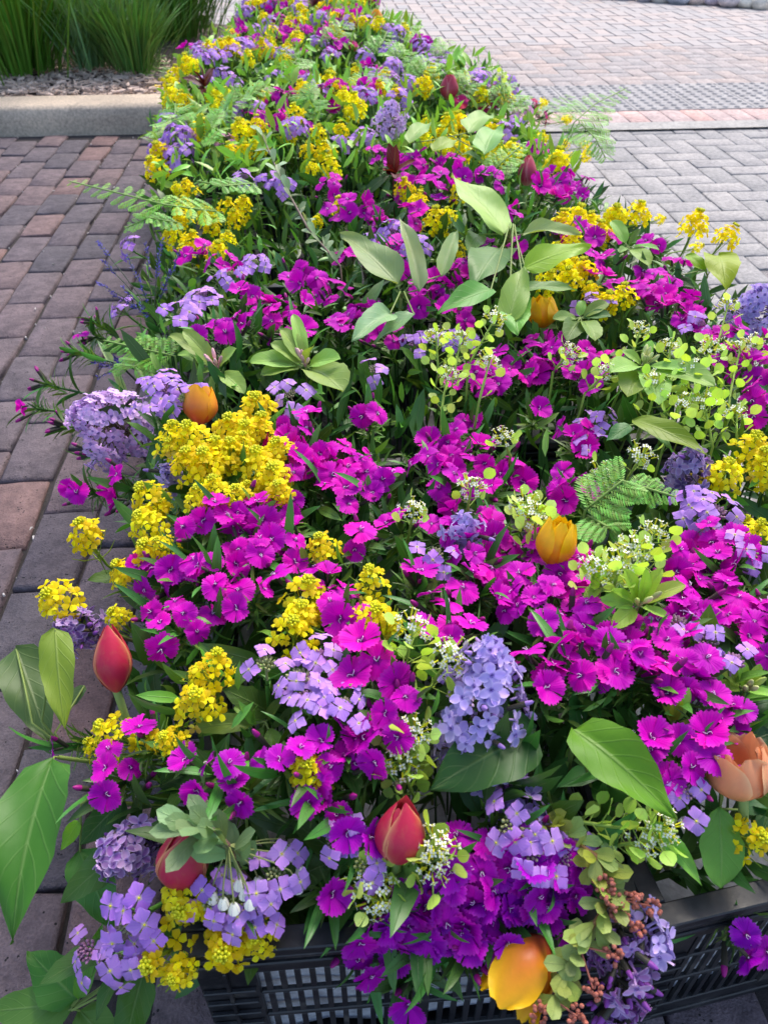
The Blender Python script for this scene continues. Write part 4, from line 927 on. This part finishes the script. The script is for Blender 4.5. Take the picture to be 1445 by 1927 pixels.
for a in (((940, 585), .455, (880, 690), .39, 16), ((845, 690), .42, (830, 790), .37, 14), ((1208, 608), .445, (1180, 700), .39, 12), ((1372, 560), .44, (1340, 690), .38, 12), ((1395, 640), .43, (1370, 790), .37, 22), ((1300, 675), .44, (1330, 800), .37, 18),
          ((1290, 745), .42, (1250, 830), .37, 14), ((945, 815), .41, (960, 860), .37, 3), ((890, 900), .41, (880, 960), .37, 6), ((780, 1165), .41, (760, 1290), .34, 16), ((852, 1225), .41, (800, 1310), .34, 14), ((785, 1365), .37, (760, 1480), .30, 24),
          ((828, 1590), .33, (780, 1640), .27, 12), ((715, 1705), .29, (690, 1640), .26, 16), ((1275, 1565), .315, (1060, 1540), .31, 26), ((1215, 845), .415, (1180, 900), .37, 6), ((1130, 880), .40, (1140, 930), .36, 4), ((990, 935), .42, (990, 1010), .37, 18),
          ((780, 950), .415, (770, 1000), .37, 4), ((1170, 1050), .41, (1150, 1120), .37, 16), ((1240, 990), .41, (1200, 1070), .36, 16), ((1080, 655), .43, (1040, 700), .39, 8), ((1150, 690), .43, (1100, 740), .39, 10), ((925, 665), .43, (900, 760), .38, 5), ((940, 135), .46, (950, 190), .40, 12), ((820, 620), .43, (825, 700), .38, 14), ((1260, 640), .44, (1260, 760), .38, 20), ((1340, 640), .45, (1300, 760), .38, 20), ((1420, 630), .43, (1400, 740), .37, 16), ((1240, 700), .43, (1210, 800), .38, 16), ((1320, 740), .42, (1340, 840), .37, 18), ((1385, 760), .41, (1390, 860), .36, 14), ((870, 620), .44, (850, 730), .38, 18), ((1010, 960), .42, (1000, 1040), .37, 16), ((1190, 1020), .41, (1230, 1100), .36, 16), ((745, 1420), .35, (780, 1500), .29, 20), ((690, 1660), .30, (740, 1640), .27, 18), ((820, 1640), .31, (790, 1600), .28, 14), ((1120, 1060), .41, (1110, 1110), .37, 12), ((1235, 1580), .31, (1130, 1600), .29, 14)):
    pennycress(*a, '')

# ferny leaves: pinnae along an arching rachis, toothed edges
def pinna_mesh():
    mb = MB(); n = 12
    for s in (-1, 1):
        for i in range(n):
            u = (i + .3) / n; w = .30 * SHAPE['lance'](max(.05, u * .95)); b = V3((0, 0, u)); leaf(mb, b, (s * 1.0, uni(-.1, .1), .75), (0, -1, 0), max(.06, w * 1.15), .030, 'lance', .15, .4, 0, 3, 2)
    tube(mb, [(0, 0, 0), (0, 0, .95)], [.012, .004], 4); return mb.mesh('pinna', [M_LANCE])
PIN = [pinna_mesh() for _ in range(3)]
def fern(pts, n, L_, col, label, phrase, nrm=(0, -.3, 1)):
    P = [at(*p) for p in pts]; base = rootpt(P[0]); t = empty('ferny_leaf', base); mb = MB(); fine = []
    for k in range(len(P) - 1):
        for s in range(6): fine.append(P[k].lerp(P[k + 1], s / 6))
    fine.append(P[-1]); tube(mb, [V3((0, 0, 0))] + [p - base for p in fine], [.0016] * len(fine) + [.0006], 5); obj('rachis', mb.mesh('rachis', [M_STEM]), t, None, rgb(120, 150, 70))
    for i in range(n):
        f = (i // 2 + .5) / (n / 2) * (len(fine) - 1.01); k = int(f); q = fine[k].lerp(fine[k + 1], f - k); d = (fine[k + 1] - fine[k]).normalized(); sd_ = d.cross(V3(nrm)).normalized() * (1 if i % 2 else -1); l = L_ * (1 - .75 * (f / (len(fine) - 1)) ** 1.3) * uni(.85, 1.1)
        z = (sd_ + d * .6 + V3((0, 0, uni(-.3, .1)))).normalized(); n2 = (V3(nrm) - z * V3(nrm).dot(z)).normalized(); x = (n2 * -1).cross(z) * -1
        M = Matrix((x, n2 * -1, z)).transposed().to_4x4(); obj('pinna', R.choice(PIN), t, Matrix.Translation(q - base) @ M @ Matrix.Scale(l, 4), mixc(mixc(col, rgb(150, 206, 70), .4), GREEN_M, uni(0, .3)))
    tag(t, label, 'leaves', 'ferny leaves'); LAND.append((P[-1], phrase))
fern([(420, 400, .37), (310, 385, .42), (210, 360, .42), (128, 340, .40)], 26, .060, rgb(132, 180, 62), 'bright ferny leaf reaching out over the bricks', 'the bright ferny leaf')
fern([(340, 420, .37), (280, 410, .40), (235, 430, .38)], 18, .048, rgb(116, 168, 84), 'drooping ferny leaf just under the bright one over the bricks', 'the drooping ferny leaf')
fern([(480, 345, .40), (420, 350, .42), (370, 340, .42)], 18, .045, rgb(110, 160, 80), 'ferny leaf behind the yellow heads by the bricks', 'the small ferny leaf')
fern([(330, 670, .35), (260, 655, .35), (195, 640, .33)], 18, .048, rgb(96, 146, 50), 'ferny leaf beside the bricks above the large pale lilac', 'the short ferny leaf')
fern([(300, 660, .34), (255, 690, .34), (215, 690, .32)], 14, .045, rgb(60, 112, 46), 'dark ferny leaf lying under the one above the pale lilac', 'the dark ferny leaf')
fern([(1100, 960, .38), (1170, 905, .41), (1270, 935, .40)], 26, .044, rgb(108, 160, 72), 'arching fern frond in front of the deep purple lilac', 'the arching fern frond')
fern([(1105, 970, .37), (1140, 990, .38), (1160, 1010, .35)], 14, .04, rgb(92, 144, 62), 'short fern frond under the arching one', 'the short fern frond')
fern([(1080, 230, .40), (1120, 195, .43), (1180, 165, .44)], 16, .08, rgb(96, 142, 62), 'thin ferny shoot pointing out over the grey paving', 'the thin ferny shoot')
fern([(1090, 230, .38), (1120, 260, .38), (1140, 300, .34)], 16, .08, rgb(90, 136, 60), 'drooping ferny shoot at the edge of the grey paving', 'the drooping ferny shoot')
fern([(920, 330, .41), (950, 300, .44), (985, 270, .46)], 16, .055, rgb(128, 168, 82), 'upright ferny leaf beside the rose red tulip', 'the upright ferny leaf')
for i, (px, py) in enumerate(((770, 50), (840, 95), (720, 80), (430, 200), (400, 240), (300, 125), (560, 110), (960, 180), (700, 150), (330, 215), (1050, 200), (760, 100), (640, 60), (880, 160), (590, 190), (800, 130), (470, 180))):
    p0 = hit(px - 20, py + 25, .0); p1 = hit(px, py, .03); p2 = hit(px + uni(-35, 35), py - 22, .04)
    def pxz(p): return p
    _at = at; at_pts = [p0, p1, p2]; at = lambda x, y, z: at_pts[int(z)]
    fern([(0, 0, 0), (0, 0, 1), (0, 0, 2)], 14, .09, mixc(rgb(120, 168, 72), rgb(84, 134, 60), uni(0, 1)), 'x', 'x')
    LAND.pop(); at = _at; ob = [o for o in COL.objects if o.name.startswith('ferny_leaf')]; tt = ob[-1]
    del tt['label']; auto(tt, p2, 'feathery green far shoot', 'leaves', 'far feathery shoots')

# statice: dark wiry stems ending in blue violet spikes
def statice(px, py, z, tips, label, phrase):
    P = at(px, py, z); base = rootpt(P); t = empty('statice', base); mb0 = MB(); tube(mb0, [V3((0, 0, 0)), P - base], .0018, 5)
    for (tx, ty, tz) in tips:
        e = at(tx, ty, tz); tube(mb0, curve(P - base, e - base, (e - P).normalized() + V3((0, 0, .2)), (e - P).normalized(), 5), .0009, 4); mb = MB()
        d = (e - P).normalized(); L_ = min(.055, (e - P).length * .8)
        for i in range(46):
            q = e - d * L_ * R.random(); dd = (d * .8 + rvec() * .7).normalized(); leaf(mb, q - base, dd, rvec(), uni(.005, .009), .0011, 'lance', .1, .1, 0, 2, 2)
        obj('flower_spike', mb.mesh('flower_spike', [M_BUD]), t, None, mixc(rgb(100, 92, 190), rgb(84, 70, 130), uni(0, 1)))
    obj('stem', mb0.mesh('stem', [M_STEM]), t, None, rgb(50, 62, 44)); tag(t, label, 'flower', 'statice sprays'); LAND.append((P, phrase))
statice(290, 600, .31, [(185, 455, .37), (182, 530, .34), (230, 540, .36), (275, 460, .40), (300, 470, .40), (260, 520, .37), (320, 510, .38), (215, 555, .33), (340, 470, .40), (250, 575, .34), (305, 450, .40), (195, 490, .36), (240, 480, .38)], 'dark wiry statice spray with blue violet tips beside the bricks', 'the blue violet statice')
statice(230, 690, .26, [(170, 680, .29), (190, 690, .28), (185, 710, .27), (215, 670, .3)], 'small dark blue statice tuft under ferny leaf by the bricks', 'the small statice tuft')
# stray pale strap leaf at the bed's edge
P = at(230, 740, .2); t = empty('strap_leaf', P); leaf_pts(t, P, P, at(185, 640, .29), .016, 'blade', .7, .8, rgb(180, 200, 160)); tag(t, 'pale whitish green strap leaf curling beside the statice tuft', 'leaf')

# bristly sweet william buds reaching over the bricks
for (px, py, z, n, ax) in ((60, 715, .27, 0, (-1, -.1, .5)), (95, 800, .26, 0, (-1, 0, .15)), (150, 860, .25, 0, (-.8, -.5, .3)), (120, 655, .30, 0, (-1, .1, .35)), (165, 590, .32, 0, (-.8, .5, .6))):
    sweet_william(px, py, n, z, buds=5, ax=ax)
    t = TODO[-1]; TODO[-1] = (t[0], t[1], 'bristly sweet william bud head over bricks', 'flower', 'sweet william bud heads')

# ------------------------------------------------------------------ the many flowers, by where the photograph shows them
SW = [(375, 965, 3), (495, 955, 3), (400, 1055, 5), (540, 1020, 4), (335, 1165, 5), (465, 1100, 5), (285, 1080, 3), (652, 1150, 3), (680, 1012, 2), (790, 1072, 1, 1.25), (700, 1260, 3, 1.1), (920, 1090, 5), (1010, 1037, 2, 1.15), (1035, 1145, 6), (1020, 1245, 4, 1.1), (1115, 1175, 4),
      (1190, 1240, 3, 1.1), (1240, 1195, 4), (1295, 1260, 4), (1290, 1070, 3), (1370, 1060, 3), (1425, 1180, 4), (1340, 1340, 3), (1285, 1430, 4), (740, 1350, 3), (855, 1180, 3), (745, 975, 2), (835, 985, 3), (925, 915, 1), (578, 1495, 2, 1.1), (622, 1525, 2), (456, 1507, 1), (218, 1440, 3),
      (388, 1452, 3), (262, 1372, 1), (680, 1580, 2), (624, 1680, 1), (905, 1640, 5), (975, 1660, 5), (1010, 1625, 3), (870, 1715, 3), (785, 1755, 3), (885, 1780, 1, 1.1), (1055, 1745, 2), (1100, 1650, 3), (940, 1720, 4), (515, 1440, 2), (620, 1405, 3), (700, 1400, 3),
      (560, 810, 4), (600, 870, 5), (665, 855, 4), (705, 900, 4), (640, 915, 3), (690, 775, 2), (575, 850, 3), (860, 850, 5), (850, 905, 4), (800, 870, 3), (925, 870, 4), (840, 820, 3), (1012, 772, 1), (1085, 815, 3), (1075, 912, 3), (1055, 935, 2), (900, 700, 5), (955, 690, 6), (1005, 675, 4),
      (1062, 665, 5), (1110, 692, 4), (1030, 640, 3), (500, 582, 4), (478, 555, 3), (552, 570, 4), (605, 535, 5), (640, 600, 3), (410, 612, 4), (452, 600, 2), (560, 515, 3), (645, 550, 3), (690, 580, 3), (830, 530, 5), (880, 500, 4), (760, 500, 3), (650, 480, 3), (790, 560, 3), (920, 465, 2), (620, 350, 4), (680, 390, 5),
      (640, 400, 3), (720, 420, 3), (740, 300, 5), (785, 300, 5), (718, 285, 3), (805, 330, 4), (765, 345, 3), (840, 300, 3), (1240, 515, 5), (1265, 555, 6), (1225, 540, 4), (1290, 585, 4), (1270, 490, 2), (1060, 335, 5), (1030, 352, 4), (1092, 350, 4), (1010, 275, 3), (960, 400, 3), (975, 455, 2), (1060, 430, 4), (1110, 440, 3),
      (930, 330, 3), (880, 330, 3), (1420, 690, 4), (1385, 670, 3), (1430, 750, 3), (488, 215, 4), (525, 222, 3), (560, 235, 3), (880, 240, 3), (1400, 1120, 3), (1330, 1010, 3), (1300, 1130, 3), (980, 1110, 4), (1150, 1240, 3), (1080, 1240, 3), (480, 1010, 4), (440, 960, 3), (610, 1090, 3), (830, 1130, 2), (940, 1010, 4), (1080, 1090, 3), (880, 1050, 3),
      (450, 38, 4), (530, 35, 5), (560, 140, 5), (420, 490, 4), (370, 470, 3), (740, 460, 3), (1130, 480, 3), (1160, 440, 3), (1230, 460, 2), (1350, 620, 3), (1140, 520, 4), (860, 585, 3), (720, 620, 3), (540, 610, 3), (780, 400, 3), (830, 360, 3)]
for a in SW:
    sweet_william(a[0], a[1], a[2] + (1 if a[2] > 2 and a[1] > 600 else 0), size=a[3] if len(a) > 3 else 1.0)
    if a[1] > 600 and a[2] > 2 and R.random() < .5: sweet_william(a[0] + R.choice((-1, 1)) * uni(28, 60), a[1] + uni(-35, 30), R.randint(1, 3), dz=-.012)
for (px, py, z, n) in ((150, 628, .29, 1), (38, 765, .26, 1), (138, 928, .28, 2), (212, 922, .30, 3), (98, 1412, .25, 1), (770, 1888, .185, 1), (1418, 1790, .24, 3), (700, 1745, .29, 3), (765, 1715, .30, 3), (835, 1745, .285, 3), (925, 1745, .285, 4), (990, 1700, .30, 4), (1045, 1690, .30, 3), (860, 1675, .31, 4), (820, 1690, .30, 3), (950, 1620, .33, 4), (735, 1760, .27, 3), (735, 1800, .235, 2), (688, 1812, .235, 2), (800, 1770, .25, 2)):
    sweet_william(px, py, n, z, ax=(-.7, -.5, .5) if px < 300 else (0, -1, .45))
for (px, py, n) in ((900, 185, 4), (935, 182, 4), (1010, 200, 4), (1030, 220, 3), (660, 82, 3), (870, 190, 3)): sweet_william(px, py, n, col=rgb(206, 46, 92), shade='crimson pink')
DR = [ (222, 575, 6), (378, 552, 9), (432, 512, 6), (235, 462, 5), (478, 490, 6), (345, 585, 5), (312, 728, 9), (345, 745, 6), (285, 760, 5), (545, 738, 5), (580, 1312, 8), (602, 1232, 5), (500, 1245, 3), (240, 1742, 8, 1.1), (225, 1815, 6), (435, 1702, 6), (520, 1650, 7), (475, 1730, 4), (1350, 962, 9, 1.2), (1412, 1035, 4),
      (1305, 955, 6), (1280, 1172, 3), (1332, 1202, 3), (1130, 785, 6), (840, 632, 5), (782, 642, 4), (705, 692, 3), (740, 432, 9), (702, 450, 5), (782, 462, 6), (502, 332, 7), (532, 345, 6), (962, 1560, 5), (1000, 1600, 5), (650, 1322, 5), (1110, 562, 4), (1320, 605, 4), (1380, 1240, 3), (1100, 820, 4), (460, 330, 5), (630, 1580, 3), (690, 1620, 3), (1285, 1490, 4), (820, 1040, 4), (860, 640, 3), (1060, 1610, 4), (560, 1270, 4), (395, 1690, 4),
      (420, 132, 6), (440, 150, 5), (385, 150, 5), (600, 72, 7), (620, 80, 5), (560, 25, 5), (630, 30, 4), (790, 110, 5), (800, 90, 4), (470, 190, 4), (970, 225, 4), (650, 265, 5), (690, 250, 6), (515, 135, 5), (300, 720, 4)]
for a in DR: dames_rocket(a[0], a[1], a[2], size=a[3] if len(a) > 3 else 1.0)
dames_rocket(160, 1790, 4, z=.21)
for (px, py, z, n) in ((325, 245, .40, 12), (340, 278, .37, 10), (316, 305, .34, 8), (300, 270, .37, 6), (352, 250, .40, 6)): dames_rocket(px, py, n, z=z, size=1.1)
YR = [(350, 342), (335, 400), (385, 390), (430, 378), (362, 440), (410, 460), (400, 412), (318, 432), (458, 374), (345, 375), (440, 400), (265, 918, 1.25), (262, 970, 1.2), (270, 1025, 1.2), (220, 1062, 1.1), (212, 1150, .8), (600, 1012), (580, 1095, 1.25), (568, 1140), (695, 1072), (706, 1147, 1.1), (552, 1170, 1.1), (368, 1308, 1.1), (408, 1230), (190, 1365, 1.1),
      (310, 1385, .8), (580, 1438, 1), (340, 1712, 1.1), (280, 1815, 1.2), (325, 1842, .8), (420, 1792, 1.25), (482, 1762, 1), (480, 748, 1.1), (492, 785, 1.1), (430, 788, 1.1), (352, 802, 1.1), (325, 800), (382, 852, 1.1), (432, 832), (482, 850, 1.1), (400, 902, 1.1), (442, 920), (512, 882, 1.1), (522, 912, 1), (372, 920), (520, 832), (460, 800), (405, 830), (350, 850),
      (600, 240, 1.1), (612, 272, 1.2), (640, 232), (580, 272), (462, 272), (430, 272), (540, 240), (620, 300, 1.2), (800, 222), (852, 215), (798, 252), (832, 242), (638, 376, 1.1), (820, 396, 1.2), (862, 345, 1.1), (850, 455), (1060, 402, 1.2), (1092, 392, 1.2), (1112, 405), (1160, 392, 1.1), (1210, 386), (1130, 422, 1.1), (1070, 510), (1055, 482), (1098, 492), (1320, 462, .8),
      (1022, 250), (1075, 222), (1070, 268, 1.1), (1112, 290), (1042, 300, 1.1), (1030, 192), (1110, 272), (1082, 292), (1370, 872, 1.1), (1422, 822, 1.2), (1440, 850), (1432, 985), (1432, 1575, 1), (400, 170), (425, 168), (302, 150), (312, 182), (512, 92), (640, 152), (662, 202), (622, 132), (440, 85), (290, 165), (480, 262), (760, 340), (790, 365), (1145, 555), (1175, 540), (1035, 515), (1080, 440)]
for a in YR:
    yellow_rocket(a[0], a[1], a[2] if len(a) > 2 else 1.0)
    if 250 < a[1] and R.random() < .42: yellow_rocket(a[0] + R.choice((-1, 1)) * uni(18, 42), a[1] + uni(-12, 34), uni(.65, .85), dz=uni(-.02, .015))
for (px, py, z, s, ax) in ((152, 985, .335, 1.35, (-.2, .1, 1)), (90, 1118, .315, 1.35, (-.35, -.3, 1)), (1315, 402, .40, 1.3, (.2, .1, 1)), (1380, 428, .39, 1.1, (.5, 0, 1)), (1205, 385, .42, 1.1, (.1, .1, 1)), (1160, 390, .42, 1, (.1, .1, 1))): yellow_rocket(px, py, s, z, ax=ax)
# far end of the bed, smaller in view
for i in range(230):
    y = uni(2.2, 6.0); l, r = interp(y, LEFT) + .04, interp(y, RIGHT) - .04; x = uni(l, r); p = V3((x, y, canopy(x, y)))
    c, s = math.cos(-YAW), math.sin(-YAW); X = c * x + s * y; Y = -s * x + c * y; Z = p.z - H; d = Y * math.cos(PITCH) - Z * math.sin(PITCH); t_ = Y * math.sin(PITCH) + Z * math.cos(PITCH); px, py = 722.5 + FPX * X / d, 963.5 - FPX * t_ / d
    if py < -20: continue
    k = R.random()
    if k < .46: yellow_rocket(px, py, uni(1.1, 1.6), dz=.03)
    elif k < .78: dames_rocket(px, py, R.randint(5, 9), dz=.02, size=1.15)
    elif k < .95: sweet_william(px, py, R.randint(4, 6), dz=.015, size=1.1)
    else: dames_rocket(px, py, 5, col=rgb(226, 150, 186))
# dark red leafed shoots at the far end
for i, (px, py) in enumerate(((385, 45), (590, 12), (385, 165), (740, 330))):
    p = hit(px, py, .02); base = rootpt(p); t = empty('red_leaf_shoot', base)
    LAND.append((p, 'the ' + ('first', 'wine red', 'maroon', 'dark red')[i] + ' leafy shoot')) if i else None
    for k in range(8): d = (V3((0, 0, .8)) + rvec()).normalized(); leaf_pts(t, base, p, p + d * uni(.05, .08), .013, 'lance', .3, .5, rgb(92, 22, 36), nu=6, nv=4)
    stem_mesh(t, base, p, V3((0, 0, 1)), .002, 'stem', rgb(90, 40, 40)); tag(t, ('dark wine red leafy shoot by the dark grass clump', 'wine red leafy shoot at the far end of the flowers', 'maroon leafy shoot near the end of the kerb', 'dark red leafy shoot behind the heart-shaped leaves')[i], 'leaves', 'dark red shoots')
for t in BURIED: auto(t, V3(t.location) + V3((CW / 2, CD / 2, .3)), 'black crate buried under flowers', 'crate', 'buried crates')
flush_labels()

# ------------------------------------------------------------------ the uncountable green between the stems
def understorey(name, n, ylo, yhi, zoff, cols, Ls, label, shape='lance', wr=.12, mat=M_LANCE):
    mb = MB()
    for _ in range(n):
        y = ylo + (yhi - ylo) * R.random() ** 1.25; l, r = interp(y, LEFT) + .07, interp(y, RIGHT) - .07; x = uni(l, r); h = canopy(x, y)
        if y < .31: continue
        z = max(.1, h - zoff[0] - (zoff[1] - zoff[0]) * R.random()); L_ = uni(*Ls); leaf(mb, (x, y, z), V3((0, 0, .8)) + rvec() * .9, rvec(), L_, L_ * wr * uni(.7, 1.3), shape, .25, uni(.2, 1.0), 0, 4, 2)
    tag(obj(name, mb.mesh(name, [mat]), None, None, cols), label, 'foliage', kind='stuff')
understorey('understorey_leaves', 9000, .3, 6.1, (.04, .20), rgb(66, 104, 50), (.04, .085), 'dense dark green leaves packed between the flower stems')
understorey('fresh_leaves', 5200, .4, 6.1, (.022, .09), rgb(104, 150, 62), (.024, .048), 'fresh mid green leaves filling gaps between blooms', 'lance', .11)
understorey('pale_far_leaves', 3000, 2.0, 6.1, (-.015, .06), rgb(150, 196, 86), (.03, .07), 'pale feathery greenery among the far flowers', 'lance', .13)
mb = MB()
for _ in range(900):
    y = uni(.38, 3.5); l, r = interp(y, LEFT) + .12, interp(y, RIGHT) - .12; x = uni(l, r); h = canopy(x, y) - .06
    tube(mb, [(x, y, .05), (x + uni(-.03, .03), y + uni(-.03, .03), h)], .0016, 4)
tag(obj('cut_stems', mb.mesh('cut_stems', [M_STEM]), None, None, rgb(60, 92, 46)), 'crowd of green cut stems standing in the crates', 'stems', kind='stuff')
